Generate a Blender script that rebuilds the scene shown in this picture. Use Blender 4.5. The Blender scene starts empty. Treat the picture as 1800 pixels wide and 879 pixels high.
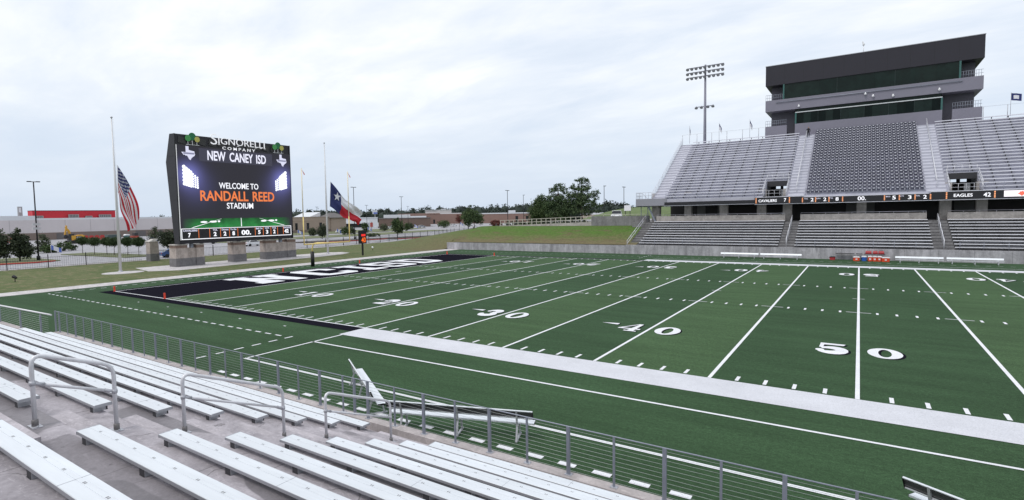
import bpy, bmesh, math, random
from mathutils import Vector, Matrix, Euler
random.seed(7)
R = math.radians
D = bpy.data
sc = bpy.context.scene
COL = sc.collection

# ------------------------------------------------------------------ camera
# metres: X along the field from the left goal line, Y from the near sideline to the far one, Z up
cam_d = D.cameras.new('camera'); cam = D.objects.new('camera', cam_d); COL.objects.link(cam); sc.camera = cam
def cam_axes(yaw, pitch, roll):
    f = Vector((math.sin(yaw)*math.cos(pitch), math.cos(yaw)*math.cos(pitch), -math.sin(pitch)))
    r = Vector((math.cos(yaw), -math.sin(yaw), 0)); u = r.cross(f)
    c, s = math.cos(roll), math.sin(roll)
    return c*r + s*u, -s*r + c*u, f
r_, u_, f_ = cam_axes(-0.6146, 0.0634, -0.0183)
cam.matrix_world = Matrix(((r_.x, u_.x, -f_.x, 45.6456), (r_.y, u_.y, -f_.y, -21.695), (r_.z, u_.z, -f_.z, 6.2763), (0, 0, 0, 1)))
cam_d.sensor_fit = 'HORIZONTAL'; cam_d.sensor_width = 36.0
cam_d.lens = 965.192/1800*36; cam_d.shift_x = (900-829.77)/1800
cam_d.clip_start = 0.05; cam_d.clip_end = 9000

# ------------------------------------------------------------------ world, sun, exposure
SUN_EL, SUN_AZ = R(58), R(200)            # soft sun behind the cloud deck
w = D.worlds.new('World'); sc.world = w; w.use_nodes = True
nt = w.node_tree; N = nt.nodes; L = nt.links
bg = N['Background']; bg.inputs['Strength'].default_value = 0.1
sky = N.new('ShaderNodeTexSky'); sky.sky_type = 'NISHITA'; sky.sun_disc = False
sky.sun_elevation = SUN_EL; sky.sun_rotation = SUN_AZ; sky.dust_density = 3.0
tc = N.new('ShaderNodeTexCoord')
sep = N.new('ShaderNodeSeparateXYZ'); L.new(tc.outputs['Generated'], sep.inputs[0])
def wm(op, a, b=None, clamp=False):
    n = N.new('ShaderNodeMath'); n.operation = op; n.use_clamp = clamp
    for i, v in enumerate((a, b)):
        if v is None: continue
        if isinstance(v, (int, float)): n.inputs[i].default_value = v
        else: L.new(v, n.inputs[i])
    return n.outputs[0]
den = wm('ADD', wm('MAXIMUM', sep.outputs['Z'], 0.0), 0.16)
cmb = N.new('ShaderNodeCombineXYZ')
L.new(wm('DIVIDE', sep.outputs['X'], den), cmb.inputs[0]); L.new(wm('DIVIDE', sep.outputs['Y'], den), cmb.inputs[1])
def wnoise(scale, detail, rough, dist, off, stretch=(1, 1, 1), rot=0.0):
    m = N.new('ShaderNodeMapping'); m.inputs['Location'].default_value = off; m.inputs['Scale'].default_value = stretch
    m.inputs['Rotation'].default_value = (0, 0, rot)
    L.new(cmb.outputs[0], m.inputs[0])
    n = N.new('ShaderNodeTexNoise'); n.inputs['Scale'].default_value = scale; n.inputs['Detail'].default_value = detail
    n.inputs['Roughness'].default_value = rough; n.inputs['Distortion'].default_value = dist
    L.new(m.outputs[0], n.inputs[0]); return n.outputs[0]
def ramp(fac, stops):
    r = N.new('ShaderNodeValToRGB'); L.new(fac, r.inputs[0])
    while len(r.color_ramp.elements) > 1: r.color_ramp.elements.remove(r.color_ramp.elements[0])
    for i, (p, c) in enumerate(stops):
        e = r.color_ramp.elements[0] if i == 0 else r.color_ramp.elements.new(p)
        e.position = p; e.color = (*c, 1)
    return r.outputs[0]
n1 = wnoise(0.50, 7, 0.55, 0.25, (3.1, 1.7, 0), (1.0, 1.5, 1), 0.5)
n2 = wnoise(1.7, 6, 0.6, 0.5, (0.4, 8.2, 0), (0.8, 1.6, 1), 0.5)
nn = wm('ADD', wm('MULTIPLY', n1, 0.72), wm('MULTIPLY', n2, 0.28))
cloud = ramp(nn, [(0.32, (6.9, 7.75, 8.95)), (0.42, (7.9, 8.6, 9.6)), (0.51, (9.5, 9.85, 10.3)), (0.62, (12.2, 12.2, 12.2))])
hz = ramp(wm('MAXIMUM', sep.outputs['Z'], 0.0), [(0.0, (1, 1, 1)), (0.10, (0.72, 0.72, 0.72)), (0.26, (0.0, 0.0, 0.0))])
mx = N.new('ShaderNodeMix'); mx.data_type = 'RGBA'
L.new(hz, mx.inputs[0]); L.new(cloud, mx.inputs[6]); mx.inputs[7].default_value = (6.55, 7.5, 8.85, 1)
mx2 = N.new('ShaderNodeMix'); mx2.data_type = 'RGBA'; mx2.inputs[0].default_value = 0.1
L.new(mx.outputs[2], mx2.inputs[6]); L.new(sky.outputs[0], mx2.inputs[7])
L.new(mx2.outputs[2], bg.inputs[0])
sun_d = D.lights.new('sun', 'SUN'); sun_d.energy = 1.3; sun_d.angle = R(20); sun_d.color = (1.0, 0.97, 0.93)
sun = D.objects.new('sun', sun_d); COL.objects.link(sun)
sd = Vector((math.sin(SUN_AZ)*math.cos(SUN_EL), math.cos(SUN_AZ)*math.cos(SUN_EL), math.sin(SUN_EL)))
sun.rotation_euler = sd.to_track_quat('Z', 'Y').to_euler()
vs = sc.view_settings; vs.view_transform = 'Standard'; vs.look = 'None'; vs.exposure = 0.12; vs.gamma = 1.0; vs.use_curve_mapping = False

# ------------------------------------------------------------------ materials
MATS = {}
def mat(name, col, rough=0.6, metal=0.0, var=0.0, vscale=3.0, bump=0.0, bscale=40.0, emit=None, estr=0.0, spec=0.5, stretch=(1, 1, 1), rnd=0.0):
    if name in MATS: return MATS[name]
    m = D.materials.new(name); m.use_nodes = True; t = m.node_tree; b = t.nodes['Principled BSDF']
    b.inputs['Base Color'].default_value = (*col, 1); b.inputs['Roughness'].default_value = rough
    b.inputs['Metallic'].default_value = metal; b.inputs['Specular IOR Level'].default_value = spec
    if emit:
        b.inputs['Emission Color'].default_value = (*emit, 1); b.inputs['Emission Strength'].default_value = estr
    if var or bump or rnd:
        c = t.nodes.new('ShaderNodeTexCoord'); mp = t.nodes.new('ShaderNodeMapping'); mp.inputs['Scale'].default_value = stretch
        t.links.new(c.outputs['Object'], mp.inputs[0])
    if var or rnd:
        n = t.nodes.new('ShaderNodeTexNoise'); n.inputs['Scale'].default_value = vscale; n.inputs['Detail'].default_value = 8; n.inputs['Roughness'].default_value = 0.65
        t.links.new(mp.outputs[0], n.inputs[0])
        r = t.nodes.new('ShaderNodeMapRange'); r.inputs[1].default_value = 0.25; r.inputs[2].default_value = 0.75
        r.inputs[3].default_value = 1-var; r.inputs[4].default_value = 1+var
        t.links.new(n.outputs[0], r.inputs[0]); out = r.outputs[0]
        if rnd:
            oi = t.nodes.new('ShaderNodeObjectInfo'); r2 = t.nodes.new('ShaderNodeMapRange'); r2.inputs[3].default_value = 1-rnd; r2.inputs[4].default_value = 1+rnd
            t.links.new(oi.outputs['Random'], r2.inputs[0]); mu = t.nodes.new('ShaderNodeMath'); mu.operation = 'MULTIPLY'
            t.links.new(out, mu.inputs[0]); t.links.new(r2.outputs[0], mu.inputs[1]); out = mu.outputs[0]
        v = t.nodes.new('ShaderNodeVectorMath'); v.operation = 'SCALE'; v.inputs[0].default_value = col
        t.links.new(out, v.inputs['Scale']); t.links.new(v.outputs[0], b.inputs['Base Color'])
    if bump:
        n2 = t.nodes.new('ShaderNodeTexNoise'); n2.inputs['Scale'].default_value = bscale; n2.inputs['Detail'].default_value = 5
        t.links.new(mp.outputs[0], n2.inputs[0]); bp = t.nodes.new('ShaderNodeBump'); bp.inputs['Strength'].default_value = bump; bp.inputs['Distance'].default_value = 0.02
        t.links.new(n2.outputs[0], bp.inputs['Height']); t.links.new(bp.outputs[0], b.inputs['Normal'])
    MATS[name] = m; return m

class SH:
    """small node helper for the few bespoke shaders"""
    def __init__(s, name, rough=0.9, spec=0.2):
        s.m = D.materials.new(name); s.m.use_nodes = True; s.t = s.m.node_tree; s.b = s.t.nodes['Principled BSDF']
        s.b.inputs['Roughness'].default_value = rough; s.b.inputs['Specular IOR Level'].default_value = spec
        s.c = s.t.nodes.new('ShaderNodeTexCoord').outputs['Object']; MATS[name] = s.m
        q = s.t.nodes.new('ShaderNodeSeparateXYZ'); s.t.links.new(s.c, q.inputs[0]); s.x, s.y, s.z = q.outputs
    def put(s, v, sock):
        if isinstance(v, (int, float)): sock.default_value = v
        elif isinstance(v, tuple): sock.default_value = (*v, 1) if len(sock.default_value) == 4 and len(v) == 3 else v
        else: s.t.links.new(v, sock)
    def math(s, op, a, b=0.0, clamp=False):
        n = s.t.nodes.new('ShaderNodeMath'); n.operation = op; n.use_clamp = clamp
        s.put(a, n.inputs[0]); s.put(b, n.inputs[1]); return n.outputs[0]
    def noise(s, scale, detail=6, rough=0.6, stretch=(1, 1, 1), off=(0, 0, 0), dist=0.0):
        mp = s.t.nodes.new('ShaderNodeMapping'); mp.inputs['Scale'].default_value = stretch; mp.inputs['Location'].default_value = off
        s.t.links.new(s.c, mp.inputs[0]); n = s.t.nodes.new('ShaderNodeTexNoise'); n.inputs['Scale'].default_value = scale
        n.inputs['Detail'].default_value = detail; n.inputs['Roughness'].default_value = rough; n.inputs['Distortion'].default_value = dist
        s.t.links.new(mp.outputs[0], n.inputs[0]); return n.outputs[0]
    def rng(s, v, a, b, c, d):
        n = s.t.nodes.new('ShaderNodeMapRange'); s.put(v, n.inputs[0])
        for i, q in enumerate((a, b, c, d)): n.inputs[i+1].default_value = q
        return n.outputs[0]
    def mix(s, f, a, b):
        n = s.t.nodes.new('ShaderNodeMix'); n.data_type = 'RGBA'; s.put(f, n.inputs[0]); s.put(a, n.inputs[6]); s.put(b, n.inputs[7]); return n.outputs[2]
    def scale(s, c, f):
        n = s.t.nodes.new('ShaderNodeVectorMath'); n.operation = 'SCALE'; s.put(c, n.inputs[0]); s.put(f, n.inputs['Scale']); return n.outputs[0]
    def color(s, c): s.t.links.new(c, s.b.inputs['Base Color'])
    def bump(s, h, st=0.4, dist=0.02):
        n = s.t.nodes.new('ShaderNodeBump'); n.inputs['Strength'].default_value = st; n.inputs['Distance'].default_value = dist
        s.t.links.new(h, n.inputs['Height']); s.t.links.new(n.outputs[0], s.b.inputs['Normal'])

def turf_shader(name, banded):
    s = SH(name, 0.92, 0.12)
    dark, light = (0.0360, 0.0735, 0.0345), (0.0525, 0.0970, 0.0435)
    if banded:
        k = s.math('FLOOR', s.math('DIVIDE', s.math('ABSOLUTE', s.math('SUBTRACT', s.x, 45.72)), 4.572))
        base = s.mix(s.math('MODULO', k, 2.0), dark, light)
    else: base = s.mix(0.10, dark, light)
    grain = s.math('MULTIPLY', s.rng(s.noise(30, 4, 0.75), 0.3, 0.7, 0.5, 1.5), s.rng(s.noise(9, 4, 0.75), 0.3, 0.7, 0.70, 1.30))
    patch = s.math('MULTIPLY', s.rng(s.noise(0.5, 6, 0.6, (0.3, 2.2, 1)), 0.3, 0.7, 0.84, 1.16), s.rng(s.noise(0.09, 4, 0.5), 0.3, 0.7, 0.9, 1.1))
    mid = s.rng(s.noise(5, 5, 0.6, (0.6, 2.0, 1), (3, 5, 0)), 0.3, 0.7, 0.88, 1.12)
    s.color(s.scale(base, s.math('MULTIPLY', s.math('MULTIPLY', grain, patch), mid)))
    s.bump(s.noise(60, 3, 0.7), 0.5, 0.02)
    return s.m
TURF = turf_shader('turf', False); FIELD = turf_shader('field_turf', True)

def lawn_shader(name, a, b, c):
    s = SH(name, 0.95, 0.1)
    f = s.rng(s.noise(0.16, 8, 0.7, (0.8, 1.3, 1)), 0.40, 0.60, 0, 1)
    base = s.mix(f, a, b)
    f2 = s.rng(s.noise(0.55, 6, 0.65, (1, 2.2, 1), (9, 2, 0)), 0.52, 0.62, 0, 0.9)
    base = s.mix(f2, base, c)
    s.color(s.scale(base, s.rng(s.noise(3.5, 6, 0.75, (0.5, 2, 1)), 0.25, 0.75, 0.6, 1.4)))
    s.bump(s.noise(8, 4, 0.7), 0.7, 0.1)
    return s.m
LAWN = lawn_shader('lawn_grass', (0.095, 0.125, 0.050), (0.140, 0.152, 0.074), (0.195, 0.175, 0.105))
def berm_shader():
    s = SH('bank_grass', 0.95, 0.1)
    up = s.rng(s.math('ADD', s.z, s.math('MULTIPLY', s.noise(0.30, 7, 0.75, (0.7, 1.6, 1)), 5.2)), 3.95, 5.7, 0, 1)
    base = s.mix(up, (0.16, 0.135, 0.075), (0.086, 0.150, 0.034))
    lf = s.rng(s.x, -34, -12, 1, 0)
    base = s.mix(lf, base, (0.125, 0.142, 0.066))
    base = s.mix(s.rng(s.noise(0.3, 6, 0.7, (1, 2.5, 1), (7, 1, 3)), 0.55, 0.64, 0, 0.8), base, (0.14, 0.10, 0.065))
    s.color(s.scale(base, s.rng(s.noise(3, 6, 0.75), 0.25, 0.75, 0.55, 1.45)))
    s.bump(s.noise(6, 5, 0.7), 0.9, 0.15)
    return s.m
BANK = berm_shader()
OY = -11.3     # the near stand's origin: its mesh coordinates are relative to it
def concrete_shader(name, col, damp=0.0, streak=0.0, fine=14.0):
    s = SH(name, 0.85, 0.3)
    f = s.rng(s.noise(1.1, 8, 0.65, (1, 1.4, 1), (2, 4, 1), 0.6), 0.3, 0.7, 0.70, 1.22)
    g = s.rng(s.noise(fine, 6, 0.75), 0.25, 0.75, 0.78, 1.2)
    c = s.scale(col, s.math('MULTIPLY', f, g))
    bl = s.rng(s.noise(3.0, 8, 0.72, (1, 2.4, 1), (5, 0, 2), 1.5), 0.55, 0.61, 0, 0.48)
    c = s.mix(bl, c, tuple(min(1, v*1.42) for v in col))
    bd = s.rng(s.noise(4.2, 8, 0.75, (1, 2.0, 1), (1, 7, 2), 1.8), 0.57, 0.65, 0, 0.42)
    c = s.mix(bd, c, tuple(v*0.62 for v in col))
    if damp:
        jx = s.math('ABSOLUTE', s.math('SUBTRACT', s.math('FRACT', s.math('DIVIDE', s.math('ADD', s.x, s.math('MULTIPLY', s.noise(6, 2), .006)), 3.6)), .5))
        c = s.mix(s.rng(jx, .0007, .0022, .75, 0), c, (0.06, 0.055, 0.055))
        vo = s.t.nodes.new('ShaderNodeTexVoronoi'); vo.feature = 'DISTANCE_TO_EDGE'; vo.inputs['Scale'].default_value = .42
        dn = s.t.nodes.new('ShaderNodeVectorMath'); dn.operation = 'ADD'; s.t.links.new(s.c, dn.inputs[0])
        ds = s.t.nodes.new('ShaderNodeVectorMath'); ds.operation = 'SCALE'; ds.inputs['Scale'].default_value = .35
        nz = s.t.nodes.new('ShaderNodeTexNoise'); nz.inputs['Scale'].default_value = 3; nz.inputs['Detail'].default_value = 6; s.t.links.new(s.c, nz.inputs[0]); s.t.links.new(nz.outputs[1], ds.inputs[0]); s.t.links.new(ds.outputs[0], dn.inputs[1])
        s.t.links.new(dn.outputs[0], vo.inputs['Vector'])
        c = s.mix(s.rng(vo.outputs['Distance'], .0015, .006, .6, 0), c, (0.08, 0.075, 0.075))
    if streak:
        st = s.rng(s.noise(1.6, 6, 0.7, (1, 1, 0.12), (1, 2, 0)), 0.42, 0.68, 0, streak)
        c = s.mix(st, c, tuple(v*0.5 for v in col))
        st2 = s.rng(s.noise(0.8, 6, 0.7, (1, 1, 0.3), (5, 7, 0)), 0.5, 0.66, 0, streak)
        c = s.mix(st2, c, tuple(min(1, v*1.35) for v in col))
    if damp:
        dm = s.rng(s.noise(0.62, 2, 0.4, (0.55, 1.0, 0.2), (4.3, 6.1, 0.6)), 0.490, 0.497, 0, damp)
        c = s.mix(dm, c, s.scale(tuple(v*0.50 for v in col), g))
        s.t.links.new(s.rng(dm, 0, 1, 0.85, 0.5), s.b.inputs['Roughness'])
        for (ax, bx, ay, by) in ((37.3, 43.6, -19.86, -19.02), (35.5, 36.75, -17.95, -17.22), (38.6, 45.5, -16.0, -15.3)):
            wob = s.math('MULTIPLY', s.math('SUBTRACT', s.noise(1.6, 4, 0.6, (1, 1, 1), (ax, ay, 0)), .5), .55)
            wx = s.math('SUBTRACT', s.math('ABSOLUTE', s.math('SUBTRACT', s.math('ADD', s.x, wob), (ax+bx)/2-30)), (bx-ax)/2)
            wy = s.math('SUBTRACT', s.math('ABSOLUTE', s.math('SUBTRACT', s.math('ADD', s.y, s.math('MULTIPLY', wob, .25)), (ay+by)/2-OY)), (by-ay)/2)
            c = s.mix(s.rng(s.math('MAXIMUM', wx, wy), -.012, .012, .62, 0), c, s.scale(tuple(v*0.46 for v in col), g))
        pit = s.rng(s.noise(9, 3, 0.5, (1, 1, 1), (8, 8, 8)), 0.72, 0.76, 0, 0.6)
        c = s.mix(pit, c, tuple(v*0.35 for v in col))
    s.color(c); s.bump(s.noise(30, 6, 0.7), 0.25, 0.01)
    return s.m
CONC_NEAR = concrete_shader('stand_concrete', (0.37, 0.345, 0.37), 0.85)
CONC_STEP = concrete_shader('step_concrete', (0.43, 0.40, 0.425), 0.0, 0.12)
CONC_CURB = concrete_shader('curb_concrete', (0.43, 0.39, 0.385), 0.0, 0.25)
CONC_WALL = concrete_shader('wall_concrete', (0.40, 0.39, 0.415), 0.0, 0.75, 5.0)
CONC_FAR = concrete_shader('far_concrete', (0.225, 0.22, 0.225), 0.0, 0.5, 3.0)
CONC_COL = concrete_shader('column_concrete', (0.42, 0.39, 0.37), 0.0, 0.3, 3.0)
PATH = concrete_shader('path_concrete', (0.52, 0.49, 0.49), 0.0, 0.0, 4.0)
ROAD = concrete_shader('road_concrete', (0.33, 0.325, 0.345), 0.0, 0.0, 0.6)
def paint_shader(name, col, lo, hi, k):
    s = SH(name, 0.92, 0.1)
    c = s.scale(col, s.math('MULTIPLY', s.rng(s.noise(26, 4, 0.75), 0.3, 0.7, lo, hi), s.rng(s.noise(0.7, 5, 0.6), 0.3, 0.7, 0.93, 1.06)))
    c = s.mix(s.rng(s.noise(42, 3, 0.6, (1, 1, 1), (3, 1, 2)), 0.56, 0.72, 0, k), c, (0.07, 0.10, 0.065))
    s.color(c); s.bump(s.noise(60, 3, 0.7), 0.5, 0.02); return s.m
WHITE_PAINT = paint_shader('white_turf_paint', (0.76, 0.765, 0.80), 0.88, 1.1, 0.55)
STRIP_PAINT = paint_shader('sideline_strip_paint', (0.60, 0.605, 0.645), 0.86, 1.14, 0.35)
BLACK_PAINT = paint_shader('black_turf_paint', (0.0125, 0.012, 0.018), 0.6, 1.5, 0.05)
BLACK_PAINT.node_tree.nodes['Principled BSDF'].inputs['Specular IOR Level'].default_value = 0.0
ALU = mat('bench_aluminium', (0.67, 0.70, 0.735), 0.45, 0.15, 0.085, 2.0, 0.02, 90, stretch=(0.35, 3, 3), rnd=0.05)
ALU_EDGE = mat('bench_edge', (0.42, 0.43, 0.46), 0.45, 0.5)
ALU_FAR = mat('far_aluminium', (0.64, 0.64, 0.70), 0.5, 0.3, 0.06, 0.6, rnd=0.05)
ALU_TOP = mat('far_plank', (0.80, 0.80, 0.85), 0.45, 0.2, 0.04, 0.6, rnd=0.05)
DECK = mat('far_deck_metal', (0.44, 0.44, 0.505), 0.6, 0.1, 0.18, 0.45)
GALV = mat('galvanised_steel', (0.47, 0.475, 0.51), 0.5, 0.45, 0.12, 5, 0.05, 60)
GALV_L = mat('galvanised_tube', (0.66, 0.66, 0.69), 0.45, 0.2, 0.10, 9, 0.04, 80)
GALV_D = mat('galvanised_dull', (0.27, 0.29, 0.345), 0.5, 0.4, 0.12, 6)
CABLE = mat('steel_cable', (0.42, 0.44, 0.44), 0.45, 0.5)
DARKSTEEL = mat('dark_bracket', (0.055, 0.055, 0.062), 0.6, 0.3)
BLACK = mat('black_metal', (0.012, 0.012, 0.014), 0.5, 0.2)
LAMPBLK = mat('lamp_post_black', (0.016, 0.016, 0.02), 0.5, 0.3)
STICKER = mat('seat_number_plate', (0.22, 0.22, 0.235), 0.6)
UNDER_SHADE = mat('plank_underside_shade', (0.10, 0.10, 0.105), 0.6, 0.2)  # aluminium darkened to hold the shade on the back of the planks
ANTHRA = mat('anthracite_cladding', (0.019, 0.0175, 0.027), 0.6, 0.1, 0.06, 0.7)
PANEL = mat('grey_cladding', (0.205, 0.197, 0.245), 0.6, 0.1, 0.05, 0.6)
PANEL_D = mat('recess_cladding', (0.11, 0.105, 0.13), 0.6, 0.1, 0.06, 0.6)
GLASS_G = mat('green_tinted_glass', (0.004, 0.010, 0.008), 0.04, 0.0, 0.8, 0.9, 0.25, 0.8, spec=0.16)
GLASS_E = mat('glass_edge', (0.03, 0.11, 0.10), 0.2)
WHITE = mat('white_metal', (0.78, 0.78, 0.80), 0.5, 0, 0.03, 4)
ORANGE_P = mat('pylon_orange', (0.78, 0.06, 0.025), 0.6)
YELLOW = mat('goalpost_yellow', (0.78, 0.60, 0.22), 0.5)
YEL_PALE = mat('goalpost_pale', (0.80, 0.72, 0.55), 0.5)

# ------------------------------------------------------------------ mesh helpers
class MB:
    def __init__(s): s.v = []; s.f = []; s.mi = []; s.m = 0; s.sm = []
    def add(s, vs, fs, smooth=False):
        o = len(s.v); s.v += [tuple(v) for v in vs]
        for f in fs: s.f.append(tuple(i+o for i in f)); s.mi.append(s.m); s.sm.append(smooth)
    def box(s, x0, x1, y0, y1, z0, z1):
        s.add([(x0, y0, z0), (x1, y0, z0), (x1, y1, z0), (x0, y1, z0), (x0, y0, z1), (x1, y0, z1), (x1, y1, z1), (x0, y1, z1)],
              [(0, 3, 2, 1), (4, 5, 6, 7), (0, 1, 5, 4), (1, 2, 6, 5), (2, 3, 7, 6), (3, 0, 4, 7)])
    def obox(s, c, ax, ay, az):            # oriented box: centre and three half vectors
        c, ax, ay, az = map(Vector, (c, ax, ay, az))
        vs = [c + i*ax + j*ay + k*az for k in (-1, 1) for j, i in ((-1, -1), (-1, 1), (1, 1), (1, -1))]
        s.add(vs, [(0, 3, 2, 1), (4, 5, 6, 7), (0, 1, 5, 4), (1, 2, 6, 5), (2, 3, 7, 6), (3, 0, 4, 7)])
    def bar(s, p, q, w, h, up=(0, 0, 1)):
        p, q = Vector(p), Vector(q); d = q-p; l = d.length; d.normalize()
        sx = d.cross(Vector(up)); sx = sx.normalized() if sx.length > 1e-5 else Vector((1, 0, 0)); sy = sx.cross(d)
        s.obox((p+q)/2, sx*w/2, d*l/2, sy*h/2)
    def tube(s, pts, r, n=8, closed=False, caps=True):
        pts = [Vector(p) for p in pts]; rs = r if isinstance(r, (list, tuple)) else [r]*len(pts); o = len(s.v); up = None
        for i, p in enumerate(pts):
            d = (pts[min(i+1, len(pts)-1)] - pts[max(i-1, 0)]).normalized()
            if up is None or abs(up.dot(d)) > 0.95: up = Vector((0, 0, 1)) if abs(d.z) < 0.9 else Vector((1, 0, 0))
            a = d.cross(up).normalized(); b = a.cross(d).normalized(); up = b
            for k in range(n):
                t = 2*math.pi*k/n; s.v.append(tuple(p + rs[i]*(a*math.cos(t) + b*math.sin(t))))
        for i in range(len(pts)-1):
            for k in range(n):
                k2 = (k+1) % n; s.f.append((o+i*n+k, o+i*n+k2, o+(i+1)*n+k2, o+(i+1)*n+k)); s.mi.append(s.m); s.sm.append(True)
        if caps:
            s.f.append(tuple(o+k for k in range(n))[::-1]); s.mi.append(s.m); s.sm.append(False)
            e = o+(len(pts)-1)*n; s.f.append(tuple(e+k for k in range(n))); s.mi.append(s.m); s.sm.append(False)
    def lathe(s, c, prof, n=12, axis=(0, 0, 1)):
        c = Vector(c); ax = Vector(axis).normalized(); a = ax.orthogonal().normalized(); b = ax.cross(a); o = len(s.v)
        for r, h in prof:
            for k in range(n):
                t = 2*math.pi*k/n; s.v.append(tuple(c + ax*h + (a*math.cos(t)+b*math.sin(t))*r))
        for i in range(len(prof)-1):
            for k in range(n):
                k2 = (k+1) % n; s.f.append((o+i*n+k, o+i*n+k2, o+(i+1)*n+k2, o+(i+1)*n+k)); s.mi.append(s.m); s.sm.append(True)
        s.f.append(tuple(o+k for k in range(n))[::-1]); s.mi.append(s.m); s.sm.append(False)
        e = o+(len(prof)-1)*n; s.f.append(tuple(e+k for k in range(n))); s.mi.append(s.m); s.sm.append(False)
    def prism(s, poly, vec):               # closed 3D polygon swept along a vector
        n = len(poly); P = [Vector(p) for p in poly]; v = Vector(vec)
        s.add(P + [p+v for p in P], [tuple(range(n))[::-1], tuple(range(n, 2*n))] + [(i, (i+1) % n, n+(i+1) % n, n+i) for i in range(n)])
    def quad(s, *p): s.add(p, [tuple(range(len(p)))])
    def sheet(s, x0, x1, y0, y1, z): s.quad((x0, y0, z), (x1, y0, z), (x1, y1, z), (x0, y1, z))
    def leaf(s, c, size, rng=random):
        n = Vector((rng.gauss(0, 1), rng.gauss(0, 1), rng.gauss(0, 1)+0.6)).normalized(); a = n.orthogonal().normalized(); b = n.cross(a)
        t = rng.uniform(0, 6.28); a, b = a*math.cos(t)+b*math.sin(t), b*math.cos(t)-a*math.sin(t)
        c = Vector(c); s.quad(c-a*size, c-b*size*0.55+a*size*0.1, c+a*size, c+b*size*0.55+a*size*0.1)
    def merge(s, o, M):
        k = len(s.v); s.v += [tuple(M @ Vector(v)) for v in o.v]
        for f in o.f: s.f.append(tuple(i+k for i in f)); s.mi.append(s.m); s.sm.append(False)
    def mesh(s, name, mats):
        me = D.meshes.new(name); me.from_pydata(s.v, [], s.f)
        for m in (mats if isinstance(mats, (list, tuple)) else [mats]): me.materials.append(m)
        me.polygons.foreach_set('material_index', s.mi); me.polygons.foreach_set('use_smooth', s.sm); me.update(); return me
    def build(s, name, mats, parent=None, loc=None):
        """parent: world-space vertices are stored relative to the parent; loc: local vertices placed at loc"""
        if parent is not None and loc is None:
            b = wpos(parent); s.v = [(v[0]-b.x, v[1]-b.y, v[2]-b.z) for v in s.v]
        o = D.objects.new(name, s.mesh(name, mats)); COL.objects.link(o); o.parent = parent
        if loc is not None: o.location = loc
        return o
def wpos(o):
    p = Vector(o.location); q = o.parent
    while q is not None: p += Vector(q.location); q = q.parent
    return p
def tag(o, label, cat, group=None, kind=None):
    if label: o['label'] = label
    if cat: o['category'] = cat
    if group: o['group'] = group
    if kind: o['kind'] = kind
    return o
def thing(name, label, cat, loc=(0, 0, 0), group=None, rz=0.0):
    o = D.objects.new(name, None); COL.objects.link(o); o.location = loc; o.rotation_euler = (0, 0, rz); o.empty_display_size = 0.2
    return tag(o, label, cat, group)
def struct(mb, name, m): return tag(mb.build(name, m), None, None, None, 'structure')
def dup(root, loc, label=None, rz=None, scale=None):
    r = root.copy(); COL.objects.link(r); r.location = loc
    if rz is not None: r.rotation_euler = (0, 0, rz)
    if scale: r.scale = (scale,)*3
    if label: r['label'] = label
    for ch in list(root.children):
        c = ch.copy(); COL.objects.link(c); c.parent = r
        for g in list(ch.children):
            d = g.copy(); COL.objects.link(d); d.parent = c
    return r
ORD = ['zeroth', 'first', 'second', 'third', 'fourth', 'fifth', 'sixth', 'seventh', 'eighth', 'ninth', 'tenth', 'eleventh', 'twelfth', 'thirteenth',
       'fourteenth', 'fifteenth', 'sixteenth', 'seventeenth', 'eighteenth', 'nineteenth', 'twentieth', 'twenty-first', 'twenty-second', 'twenty-third', 'twenty-fourth',
       'twenty-fifth', 'twenty-sixth', 'twenty-seventh', 'twenty-eighth', 'twenty-ninth', 'thirtieth', 'thirty-first', 'thirty-second', 'thirty-third', 'thirty-fourth', 'thirty-fifth', 'thirty-sixth', 'thirty-seventh', 'thirty-eighth', 'thirty-ninth', 'fortieth']

# text: returns an MB in the XY plane, fitted into width x height, centred at the origin
_tc = {}
def text_mb(body, width, height, depth=0.03, bold=0.02, spacing=1.0):
    k = (body, bold, spacing)
    if k not in _tc:
        cu = D.curves.new('lettering', 'FONT'); cu.body = body; cu.size = 1.0; cu.offset = bold; cu.space_character = spacing; cu.resolution_u = 3
        o = D.objects.new('lettering', cu); COL.objects.link(o)
        dg = bpy.context.evaluated_depsgraph_get(); me = D.meshes.new_from_object(o.evaluated_get(dg))
        _tc[k] = ([tuple(v.co) for v in me.vertices], [tuple(p.vertices) for p in me.polygons])
        D.objects.remove(o); D.meshes.remove(me); D.curves.remove(cu)
    vs, fs = _tc[k]; xs = [v[0] for v in vs]; ys = [v[1] for v in vs]
    x0, x1, y0, y1 = min(xs), max(xs), min(ys), max(ys); mb = MB()
    sx = width/(x1-x0) if width else height/(y1-y0); sy = height/(y1-y0)
    mb.add([((v[0]-(x0+x1)/2)*sx, (v[1]-(y0+y1)/2)*sy, depth) for v in vs], fs)
    n = len(mb.v); ed = {}
    for f in fs:
        for a, b in zip(f, f[1:]+f[:1]): ed[(a, b)] = 1
    mb.v += [(v[0], v[1], 0.0) for v in mb.v[:n]]
    for a, b in ed:
        if (b, a) not in ed: mb.f.append((b, a, a+n, b+n)); mb.mi.append(0); mb.sm.append(False)
    return mb
def M_plane(o, ex, ey):
    ex, ey = Vector(ex), Vector(ey); ez = ex.cross(ey)
    return Matrix(((ex.x, ey.x, ez.x, o[0]), (ex.y, ey.y, ez.y, o[1]), (ex.z, ey.z, ez.z, o[2]), (0, 0, 0, 1)))

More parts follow.
